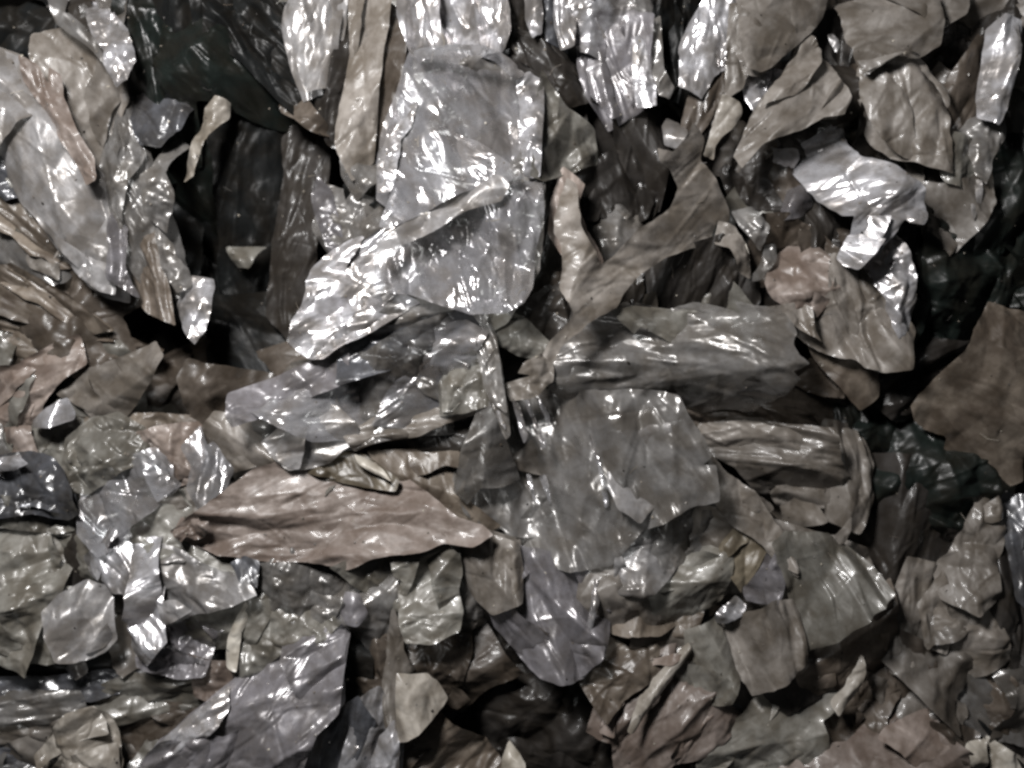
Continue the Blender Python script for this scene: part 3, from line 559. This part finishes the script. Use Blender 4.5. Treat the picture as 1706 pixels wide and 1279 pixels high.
P('film_sheet', 'gap-filling sheet coloured near-black for the shade between the two big taupe sheets, top right', 'dark', -5, 'C 700,220 830,-40 950,-40 960,200 1030,330 1060,600 1000,700 950,480 930,300 860,290 800,200', 'p30@75', (0, 0))  # dark gap between the sheets, its shade put into the film colour
P('film_curl', 'tiny bright curl in the dark gap at the top right', 'pale', 46, 'C 832,150 870,140 888,200 870,240 845,200', 'c14', (0, .2), 6, grow=0)
P('film_sheet', 'upper tier of taupe sheet at the top edge, right', 'taupe', 82, 'C 928,-30 1312,-30 1327,100 1312,200 1240,245 1150,240 1060,280 1015,310 978,262 938,150', 's120@130', (.05, .1), 12)
P('film_sheet', 'lower taupe tier with rounded bumps, hanging below the upper tier', 'taupe', 68, 'C 1020,290 1100,230 1240,235 1272,290 1312,360 1348,400 1348,480 1332,580 1342,680 1352,745 1260,714 1150,664 1080,604 1040,504 1018,404', 's80@80', (.02, .08), 18)
P('film_scrap', 'dark sparkling crumple right of the taupe tiers', 'dark', 22, 'C 1320,150 1450,130 1545,150 1490,310 1420,340 1350,360 1280,260', 'c26', (0, .1), 12, 1.4)
P('film_sheet', 'brown-grey sheet left of the silver tube strip', 'brown', 34, 'C 1410,330 1490,220 1560,95 1575,300 1530,510 1450,580 1390,620 1345,560 1350,440', 'p40@110', (0, .05))
P('film_flap', 'small taupe flap at the top edge right of the taupe tiers', 'taupe', 58, 'C 1325,-30 1455,-30 1422,60 1335,115', 's50', (0, .1))
P('film_sheet', 'dark strips of sheet at the top edge near the right corner', 'dark', 20, 'C 1430,-40 1680,-40 1650,60 1590,110 1560,140 1440,140', 'p22@95', (0, 0))
P('film_roll', 'silver rolled tube strip near the right edge, top', 'silver', 80, 'C 1588,110 1640,66 1694,90 1682,200 1642,330 1602,480 1562,545 1518,512 1533,400 1568,250', 'p30@105', (.25, .15), 16)
P('film_strip', 'crinkled grey film at the lower end of the silver tube strip', 'grey', 60, 'C 1450,590 1500,535 1592,515 1605,600 1545,700 1522,800 1500,772 1490,682', 'c34', (.05, .15))
P('film_scrap', 'olive folded end with orange rim below the lower taupe tier', 'olive', 64, 'C 1338,680 1400,615 1470,635 1514,720 1514,785 1430,805 1375,785', 's50', (0, .05), 10)
P('film_sheet', 'taupe sheet at the right edge beside the silver tube strip', 'taupe', 50, 'C 1650,50 1760,0 1760,380 1650,360 1685,200 1700,90', 's70', (0, .05))
P('film_sheet', 'dark green-black sheet at the right edge below the silver tube', 'green', -6, 'C 1540,780 1600,560 1660,350 1760,340 1760,1350 1300,1350 1400,1080 1500,960', 'p50@110', (0, 0))
P('film_sheet', 'dim taupe sheet right of the bright silver wad', 'taupe', 40, 'C 1200,820 1340,860 1460,830 1520,790 1515,900 1472,975 1402,1055 1332,1145 1285,1180 1255,1060 1245,960', 's70@60', (.1, 0))
P('film_strip', 'short white strip on the rim of the dim taupe sheet', 'pale', 60, 'C 1480,785 1522,795 1514,900 1480,975 1463,880', 's30', (0, .2), 8, grow=0)
P('film_sheet', 'dark folds between the lower taupe tier and the bright silver wad', 'dark', 14, 'C 960,500 1060,620 1150,670 1260,720 1350,750 1330,880 1240,870 1160,800 1060,720 960,650', 'c44', (0, 0))
silver_wad = P('film_wad', 'brightest silver faceted wad at the right, like crumpled foil', 'silver', 92, 'C 738,610 840,558 940,488 967,520 962,620 982,690 1052,718 1102,738 1162,798 1232,858 1248,960 1222,1004 1170,994 1150,972 1082,1062 1042,1122 970,1194 918,1172 886,1142 918,1060 928,962 880,962 858,932 800,882 768,800 738,700', 'g58', (.36, .12), 12, .9, curl=4, folds=0)
P('facet', 'mirror-bright lower facet', 'silver', 122, 'C 885,1140 930,1040 985,1030 1040,1060 1085,1060 1040,1122 972,1196 918,1174', 's120', (.46, .12), 3, .6, parent=silver_wad, curl=1, grow=0)
P('facet', 'mirror-bright upper facet', 'silver', 122, 'C 968,958 1112,958 1082,1030 1050,1095 1000,1040', 's120', (.46, .12), 3, .6, parent=silver_wad, curl=1, grow=0)
P('film_sheet', 'dark brown hollow sheet left of the bright silver wad', 'dark', 6, 'C 420,760 600,590 730,570 770,660 780,800 660,860 620,1000 480,880', 'c44', (0, 0))
P('film_flap', 'pale blurred fold below the folded leaf-like sheet', 'pale', 28, 'C 600,635 700,655 715,700 690,745 580,725', 's50', (0, .1), grow=0)
P('film_flap', 'grey-lilac fold left of the bright silver wad, over dark folds', 'lilac', 36, 'C 670,840 760,800 782,900 722,962 610,990 640,900', 's50@120', (0, .1), grow=1)
P('film_scrap', 'dark pleated scrap just below the bright silver wad', 'dark', 20, 'C 700,930 790,880 870,950 930,970 905,1130 830,1170 750,1100', 'p22@85', (0, .1))
P('film_curl', 'grey T-shaped curl right of the web piece', 'grey', 70, 'C 415,930 520,905 545,970 575,1005 542,1112 490,1062 440,992', 'c26', (0, .15), 10, grow=0)
P('film_curl', 'taupe ring-like curled edge beside the right tip of the web', 'taupe', 62, 'C 350,970 430,1000 482,1100 495,1235 440,1205 390,1105 335,1080', 'c24', (-.2, .05), 8, grow=0)
P('film_shred', 'tiny orange-cream shred inside the ring-like curl', 'cream', 60, 'C 425,1080 470,1060 487,1150 466,1205 440,1140', 'c16', (0, .1), 8, grow=0)
P('film_curl', 'grey curled strip between ring-like curl and pinkish ball', 'grey', 58, 'C 555,1085 615,1075 605,1150 540,1240 495,1245 540,1160', 'c24', (.1, .1), 10, grow=0)
P('film_scrap', 'brown folds above the pinkish crumpled ball', 'brown', 30, 'C 540,990 640,980 760,1040 850,1130 840,1200 700,1110 600,1150 560,1240 480,1260 500,1100', 'c40', (0, 0))
# --- bottom left and bottom
P('film_sheet', 'large pink-brown sheet lying across the lower left of centre', 'pink', 64, 'X 302,884 330,865 380,830 430,790 480,775 520,780 590,795 640,802 665,805 700,825 735,850 760,868 800,880 814,886 790,893 740,888 700,902 660,908 620,915 580,934 540,928 480,923 420,923 370,914 330,902', 'p34@172', (.02, .0), 10, .8, folds=0)
P('film_shred', 'twisted frayed tip at the left end of the pink-brown sheet', 'pink', 76, 'X 288,886 296,862 312,872 322,858 336,868 352,866 350,884 340,898 322,902 310,892 302,904', 'c12', (0, .1), 10, 1.5, grow=0)
P('film_sheet', 'mottled olive-grey sheet at the left edge, lower down', 'olive', 40, 'G -40,150 60,165 200,195 265,330 235,480 175,560 135,700 105,800 -40,745', 'c50', (.02, .15), 14)
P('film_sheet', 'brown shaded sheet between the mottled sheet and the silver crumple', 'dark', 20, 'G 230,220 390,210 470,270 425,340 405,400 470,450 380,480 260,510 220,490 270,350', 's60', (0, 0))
P('film_sheet', 'dim crinkled strip under the slate sheet at the left edge', 'olive', 32, 'G -40,70 150,110 300,120 380,210 250,230 150,200 -40,180', 'c22', (0, .1))
P('film_flap', 'rounded smooth pale flap near the bottom left stack', 'pale', 64, 'G 228,590 288,530 380,478 442,498 472,600 484,700 450,742 330,785 288,772 248,680', 's60@100', (.05, .1), 14)
P('film_sheet', 'grey strips between the mottled sheet and the rounded pale flap', 'olive', 34, 'G 100,800 135,700 180,560 250,500 400,470 300,530 235,600 260,700 290,790', 'p26@110', (0, 0), folds=0)
P('film_scrap', 'silver-white crumple left of the white triangular fold', 'silver', 60, 'G 395,360 480,300 548,168 640,155 695,230 685,330 705,400 705,640 725,700 660,785 628,722 618,600 560,480 470,460 415,412', 'g40', (.05, .15), 16, 1.1)
P('film_fold', 'white triangular fold below the twisted tip of the pink-brown sheet', 'pale', 72, 'G 698,308 770,338 860,378 960,428 1080,458 1125,500 1030,532 880,562 780,612 720,645 698,500', 's60@20', (0, .2), 10, 1.3)
P('film_scrap', 'grey-lilac wrinkled scrap under the white triangular fold', 'lilac', 42, 'G 635,640 780,605 900,560 1062,540 1085,580 985,645 905,720 885,825 780,840 655,795', 'c28', (0, .05), 12, 1.2)
P('film_scrap', 'dark gap scrap between white fold and pink-brown sheet', 'dark', 34, 'G 680,210 790,200 900,280 1100,310 1040,390 960,430 860,380 770,335 695,310', 'c26', (0, 0))
P('film_flap', 'small slate flap right of the white triangular fold', 'slate', 68, 'G 1018,370 1080,338 1142,368 1144,472 1060,442', 's40', (0, .15), 6, grow=0)
P('film_scrap', 'crinkled grey scrap below the pink-brown sheet', 'grey', 48, 'G 1135,355 1300,330 1450,340 1560,400 1510,530 1460,625 1350,605 1240,535 1140,495', 'c26', (0, .1), 12, 1.2)
P('film_curl', 'lilac shiny curl at the head of the dark gap, bottom centre-left', 'lilac', 70, 'G 1528,498 1590,508 1634,600 1590,652 1498,642 1508,570', 's40', (0, .15), 10, grow=0)
P('film_scrap', 'olive wrinkles between the white fold and the big lilac sheet', 'olive', 50, 'G 1060,540 1160,480 1250,530 1360,600 1480,630 1400,690 1270,725 1150,825 1060,870 1050,750', 'c28', (0, .1), 12)
P('film_sheet', 'big glossy lilac-slate sheet at the bottom left of centre', 'lilac', 74, 'G 590,1330 700,1200 800,1110 920,1010 1060,900 1150,820 1270,720 1400,680 1500,648 1525,700 1505,900 1495,1000 1410,1080 1310,1330', 'g60@140', (.06, .14), 12, .9)
P('film_strip', 'bright silver rim strip along the left of the lilac-slate sheet', 'silver', 82, 'G 600,1330 700,1195 800,1105 920,1005 1000,945 1010,1000 960,1080 880,1150 800,1250 770,1330', 'p24@138', (.1, .15), 8, 1.1)
P('film_sheet', 'sheet coloured black for the shade in the gap right of the lilac-slate sheet', 'black', 14, 'G 1500,690 1600,650 1640,700 1620,900 1600,1040 1490,1010', 's60', (0, 0))  # black film fills in for the shade of the gap
P('film_curl', 'cream curl left of the big lilac-slate sheet', 'cream', 62, 'G 1090,538 1114,600 1074,680 1064,760 1054,852 998,832 1008,700 1048,610', 's40@100', (.1, .1), 10, grow=0)
P('film_flap', 'brown folded flap left of the lilac-slate sheet', 'pink', 34, 'G 860,800 1000,830 1070,880 950,960 880,950', 'c26', (0, .1))
P('film_layer', 'black uppermost layer of the flat stack at the bottom left', 'black', -16, 'G -40,770 150,790 300,770 600,730 640,790 720,815 830,860 500,890 200,910 -40,900', 'p24@178', (0, .1), folds=0)
P('film_layer', 'slate second layer of the flat stack at the bottom left', 'slate', 4, 'G -40,905 200,893 420,865 700,848 870,870 560,912 420,955 200,962 -40,975', 'p20@176', (0, .15), 8, folds=0)
P('film_layer', 'grey third layer of the flat stack at the bottom left', 'grey', 22, 'G -40,978 150,966 330,970 352,1022 200,1062 -40,1064', 'p24@178', (0, .2), 8, folds=0)
P('film_layer', 'brown-grey fourth layer of the flat stack at the bottom left', 'taupe', 12, 'G -40,1066 150,1056 252,1070 264,1132 100,1152 -40,1154', 'p24@178', (0, .1), 8, folds=0)
P('film_layer', 'blue-black pleated lowest layer of the flat stack, bottom left corner', 'slate', 0, 'G -40,1156 230,1134 245,1170 160,1330 -40,1330', 'p18@172', (0, .1), 8, folds=0)
P('film_layer', 'olive-brown layer right of the stack, below the lilac scrap', 'olive', 6, 'G 410,965 560,900 800,880 930,880 905,985 700,1015 520,1065 430,1030', 'p26@170', (0, 0))
P('film_layer', 'dark brown shaded layer left of the silver rim strip', 'brown', -8, 'G 500,1075 750,1015 890,990 770,1110 650,1230 570,1330 470,1330', 's80@150', (0, -.1))
P('film_shred', 'small grey nub on the black top layer of the stack', 'pale', 26, 'G 278,850 308,808 370,812 384,860 342,888 290,882', 'c20', (0, .1), 12, grow=0)
P('film_scrap', 'pale beige lumpy scrap at the bottom left edge', 'beige', 66, 'G 175,1225 260,1130 330,1050 392,1038 434,1090 464,1150 486,1195 500,1330 190,1330', 'c44@70', (0, .1), 20)
P('film_sheet', 'brown crumple in the dark gap, bottom centre-left', 'brown', 16, 'H 80,690 200,600 190,490 330,590 330,720 310,860 290,960 200,1010 80,1010', 'c40', (0, 0))
P('film_sheet', 'black glossy sheet at the bottom edge right of the lilac-slate sheet', 'slate', 50, 'H -60,1330 50,1090 170,1000 215,1060 150,1330', 'p30@110', (.1, .05))
P('film_strip', 'silver streaked strip at the bottom edge, left of the egg-shaped flap', 'silver', 60, 'H 105,1330 190,1005 250,965 295,1050 335,1110 325,1330', 'p24@100', (.05, .15), 10)
P('film_flap', 'pale egg-shaped flap near the bottom centre', 'beige', 76, 'H 338,858 400,868 470,866 522,920 564,990 522,1052 442,1122 380,1162 343,1175 333,1050', 's60@60', (.05, .08), 10, grow=0)
P('film_strip', 'taupe ridge running down to the egg-shaped flap', 'taupe', 60, 'H 325,585 362,650 352,750 405,845 345,865 340,1180 298,1085 288,900 308,750', 'p22@88', (.15, 0), 10)
P('film_tongue', 'olive-grey rounded tongue below the pink-brown sheet', 'olive', 74, 'H 338,330 380,283 460,268 540,288 600,338 608,420 592,500 614,580 602,652 500,694 400,684 378,620 368,500 388,450 342,420', 's70@160', (.03, .12), 16, 1.2)
P('film_scrap', 'small grey-olive crumple left of the rounded tongue', 'olive', 56, 'H 100,380 230,340 345,390 395,460 372,535 320,558 260,505 180,455', 'c28', (0, .1), 10)
P('film_sheet', 'dark brown sheet under the rounded tongue', 'brown', 30, 'H 345,680 500,700 630,650 640,760 600,900 568,985 500,895 400,855', 'c32', (0, 0))
P('film_scrap', 'taupe pleated scrap right of the rounded tongue', 'taupe', 68, 'H 605,310 640,262 740,252 865,298 884,400 876,525 770,568 700,505 648,425', 'p30@78', (.03, .1), 10)
P('film_sheet', 'grey-lilac smooth sheet below the broad creased sheet', 'lilac', 56, 'H 855,320 940,335 1060,365 1190,365 1330,380 1310,480 1260,600 1220,760 1150,840 1060,860 1000,840 900,765 800,655 765,565 870,520', 'g70@60', (.02, .08), 12)
P('film_strip', 'bright white streak-like ridge on the grey-lilac sheet', 'silver', 78, 'H 1212,448 1258,452 1252,510 1222,602 1196,700 1186,640 1204,540', 's30@100', (.2, .2), 8, grow=0)
P('film_sheet', 'dark brown sheet left of the black hole at the bottom', 'brown', 12, 'H 590,700 690,640 790,790 850,850 720,910 610,1010 550,1000 590,860', 's60', (0, -.05))
P('film_sheet', 'sheet coloured near-black for the shade in the hole at the bottom centre', 'dark', -40, 'H 800,800 1000,840 1260,850 1310,1020 1270,1150 1170,1330 880,1330 780,1100 800,950', 'c60', (0, 0))  # darkness of the hole painted as a near-black sheet
P('film_shred', 'tiny cream triangle at the bottom edge of the hole', 'cream', 18, 'H 840,1168 882,1220 908,1272 900,1330 795,1330 808,1230', 's40', (0, .1), grow=0)
P('film_sheet', 'orange-brown sheet at the bottom edge below the egg-shaped flap', 'tan', 18, 'H 310,1210 440,1140 530,1070 700,1190 800,1330 310,1330', 'p36@140', (0, .1))
P('film_sheet', 'brown wrinkled sheet under the white ridge, right of the black hole', 'tan', 30, 'H 1190,690 1300,460 1420,480 1560,440 1640,560 1600,760 1440,820 1330,900 1270,960 1200,860', 'c44', (0, .05))
P('film_scrap', 'pale grey scrap with a glint, below the right of the broad sheet', 'pale', 66, 'H 1308,472 1318,330 1370,268 1450,248 1530,278 1594,350 1540,402 1460,472 1400,482', 'c40', (.03, .1), 12)
P('film_sheet', 'dim grey sheet below the smooth grey corner flap', 'grey', 42, 'I -80,200 100,145 330,148 360,230 300,330 200,365 130,375 60,300', 'c50', (0, .05))
P('film_scrap', 'olive-tan folded scrap left of the ochre facet, bottom right', 'olive', 56, 'I 65,560 115,450 148,380 280,328 374,348 362,430 332,522 252,595 130,605', 's60@130', (.02, .1), 12)
P('film_scrap', 'ochre-tan facet between olive scrap and lilac facet, bottom right', 'ochre', 58, 'I 378,300 458,205 525,238 546,300 502,382 452,465 405,395', 's50', (0, .08), 10)
P('film_facet', 'lilac-silver facet left of the big olive leaf', 'lilac', 66, 'I 458,492 540,378 582,305 634,380 644,462 622,545 560,555 480,545', 's60', (.03, .12), 8, grow=1)
P('film_facet', 'small silver pinch under the lilac-silver facet', 'silver', 72, 'I 335,605 380,558 430,518 474,560 452,614 390,645 348,645', 'c30', (0, .12), 10, grow=0)
P('film_leaf', 'big olive-grey rounded leaf of film at the lower right', 'olive', 84, 'I 600,285 650,238 840,256 962,328 1034,400 1086,490 992,584 902,674 830,724 740,775 708,702 698,560 655,420', 'p56@70', (.03, .1), 16, .7, folds=0)
P('film_fan', 'taupe fan of pleats left of the big olive leaf', 'taupe', 76, 'I 375,640 480,598 600,558 692,556 718,690 724,794 642,874 560,924 518,950 468,872 398,762', 'p40@66', (.03, .1), 12, .9, folds=0)
P('film_flap', 'pale grey flap left of the taupe fan', 'olive', 62, 'I 236,700 332,655 364,740 414,880 382,965 290,975 236,850', 's60@70', (.03, .1), 10)
P('film_sheet', 'mauve-brown sheet in diagonal pleats at the bottom right of centre', 'pink', 42, 'H 1250,1110 1300,950 1400,835 1560,765 1660,760 I 240,715 255,860 305,985 400,1065 285,1175 120,1215 40,1330 H 1360,1330 1340,1140', 'p34@125', (.02, .08), 12, .9)
P('film_strip', 'pale rib lying diagonally on the mauve-brown pleats', 'beige', 70, 'I -60,1110 0,975 90,862 180,764 222,725 236,772 130,905 40,1025 -30,1120', 'p16@128', (0, .1), 12, grow=0)
P('film_sheet', 'olive-grey sheet at the bottom edge, below the taupe fan', 'olive', 32, 'I 300,1260 400,1130 500,1058 640,955 760,925 860,905 840,995 745,1045 765,1100 790,1225 650,1250 500,1330 300,1330', 's90@150', (0, .08), 10)
P('film_sheet', 'pale mauve sheet at the bottom edge, right', 'pink', 46, 'I 600,1330 750,1240 950,1222 1100,1130 1200,1098 1300,1080 1325,1160 1430,1235 1410,1330', 's90@160', (0, .12), 12)
P('film_sheet', 'side sheet coloured dark for the shade under the olive leaf', 'brown', 30, 'I 830,720 990,590 1100,490 1110,700 1080,850 960,900 850,900 740,940 730,820', 's80@130', (0, -.2))  # shadow on the leaf's side, painted as a brown sheet
P('film_spike', 'pale spike below the dark side sheet, lower right', 'beige', 52, 'I 990,778 1004,850 964,962 880,1045 856,1000 918,908', 's40@115', (0, .1), 8, grow=0)
P('film_scrap', 'dark brown curl near the bottom right corner', 'brown', 40, 'I 1305,1085 1420,1110 1505,1150 1460,1240 1350,1190', 'c36', (0, 0))
P('film_flap', 'cream flap near the bottom right corner, left of a dark slit', 'cream', 44, 'I 1445,1180 1542,1148 1546,1330 1475,1330', 's40', (0, .05), grow=0)
P('film_flap', 'cream flap in the bottom right corner, right of a dark slit', 'cream', 38, 'I 1556,1148 1700,1230 1760,1330 1560,1330', 's40', (0, .05), grow=0)
P('film_sheet', 'grey dim sheet at the right edge near the bottom', 'grey', 26, 'I 1595,872 1760,855 1760,990 1650,990', 's60', (0, .1))
P('film_sheet', 'dark brown sheet in the lower right between pale spike and corner', 'brown', -10, 'I 1010,900 1150,830 1350,760 1500,840 1620,990 1760,990 1760,1200 1500,1150 1300,1090 1100,1140 900,1220 860,1100 980,960', 'c70', (0, -.05))
P('film_sheet', 'dull upright taupe fold right of the olive leaf', 'taupe', 14, 'I 1140,560 1200,375 1285,395 1258,560 1275,760 1232,868 1145,830', 'p34@95', (-.1, 0), 14)
P('film_sheet', 'second dull upright fold from the olive leaf, lower right', 'taupe', 22, 'I 1258,560 1335,410 1358,600 1345,750 1268,715', 'p26@95', (0, 0), 10)
P('film_sheet', 'rounded taupe fold at the lower right below the pale upright fold', 'taupe', 22, 'I 1348,505 1445,515 1545,620 1605,785 1500,840 1350,750', 'c60', (0, .05), 18)
P('film_sheet', 'pale upright fold with glints under the broad olive-brown sheet', 'taupe', 30, 'I 1365,430 1430,305 1540,125 1605,75 1598,250 1535,380 1535,505 1460,548 1365,505', 'c50@110', (.05, .1), 16)
P('film_sheet', 'dark olive strip between pale upright fold and slate right edge', 'dark', 12, 'I 1530,400 1560,295 1610,100 1660,120 1645,420 1760,620 1760,900 1600,880 1600,780 1540,620', 'p34@85', (0, 0))
P('film_sheet', 'slate sheet at the right edge, lower down', 'slate', 26, 'I 1635,120 1760,95 1760,620 1665,510', 'p34@85', (0, .05))
P('film_sheet', 'dark blurred sheet between olive leaf and upright folds', 'dark', -20, 'I 950,-40 1100,-60 1450,-40 1500,150 1400,330 1330,420 1190,380 1140,600 1120,900 1080,850 1110,500 1030,390 960,320 900,200', 'p50@100', (0, -.05), folds=0)
P('film_sheet', 'sheet coloured near-black for the shade in the slit below the taupe fan and leaf', 'dark', 8, 'I 370,950 520,940 640,870 760,800 870,850 860,920 700,950 560,1030 440,1110 370,1100', 's60', (0, 0))  # near-black film stands for the shade inside the slit
P('film_scrap', 'taupe tuft at the foot of the horizontal folds, above the olive leaf', 'taupe', 56, 'I 560,170 640,230 740,245 860,250 940,170 900,270 760,300 640,260', 'c30', (0, .1), 6)
P('film_sheet', 'broad wrinkled taupe sheet showing between the leaf, fan and facets, lower right', 'taupe', 18, 'X 1000,900 1150,860 1290,890 1420,930 1450,990 1370,1090 1290,1140 1210,1160 1100,1180 1020,1150 980,1080 985,980', 'c60', (0, .02), 10, .9, folds=0)
P('film_sheet', 'wrinkled olive sheet showing between the pale scraps at the lower left', 'olive', 2, 'X -20,790 120,700 260,690 400,790 480,920 420,1030 300,1060 140,1060 -20,1000', 'c50', (0, .02), 10, .9, folds=0)
P('film_sheet', 'dim grey wrinkled sheet under the rounded tongue and lilac sheet', 'grey', 4, 'X 560,920 700,880 850,920 1000,930 1010,1060 900,1100 760,1060 640,1060', 'c50', (0, .02), 10, .9, folds=0)

# ------------------------------------------------------------------ crumbs and fibres caught on the film: too many and too small to count
def crumbs():
    r = np.random.default_rng(77)
    obs = [o for o in bpy.data.objects if o.type == 'MESH' and o.name.split('.')[0] not in ('floor', 'film_litter')]
    wts = np.array([len(o.data.vertices) for o in obs], float); wts /= wts.sum()
    names = ['beige', 'dark', 'taupe', 'pale', 'brown', 'cream']
    V, F, MI, n = [], [], [], 0
    for oi in r.choice(len(obs), 1500, p=wts):
        o = obs[oi]; v = o.data.vertices[int(r.integers(len(o.data.vertices)))]
        loc = Vector(o.location) + (o.parent.location if o.parent else Vector()) + v.co
        nz = v.normal; t = nz.orthogonal().normalized(); b = nz.cross(t)
        a = r.uniform(0, 6.28); t, b = t * math.cos(a) + b * math.sin(a), b * math.cos(a) - t * math.sin(a)
        if r.random() < .12: l, wd = r.uniform(5, 16) * S, r.uniform(.35, .7) * S      # fibre
        else: l, wd = r.uniform(.7, 2.6) * S, r.uniform(.6, 1.9) * S                   # crumb
        c = loc + nz * wd * .5; bend = b * l * r.uniform(-.35, .35)
        q = [c - t * l - b * wd, c - t * l + b * wd, c + bend + b * wd + nz * wd * .8, c + bend - b * wd + nz * wd * .5, c + t * l + b * wd * .6, c + t * l - b * wd * .6]
        V += [tuple(x) for x in q]; F += [(n, n + 3, n + 2, n + 1), (n + 3, n + 5, n + 4, n + 2)]
        MI += [int(r.choice(6, p=[.26, .14, .24, .18, .1, .08]))] * 2; n += 6
    me = bpy.data.meshes.new('film_crumbs'); me.from_pydata(V, [], F); me.update()
    for k in names: me.materials.append(M[k])
    me.polygons.foreach_set('material_index', MI)
    o = bpy.data.objects.new('film_crumbs', me); col.objects.link(o)
    o['kind'] = 'stuff'; o['label'] = 'tiny crumbs and fibres lying on the film'; o['category'] = 'debris'
crumbs()
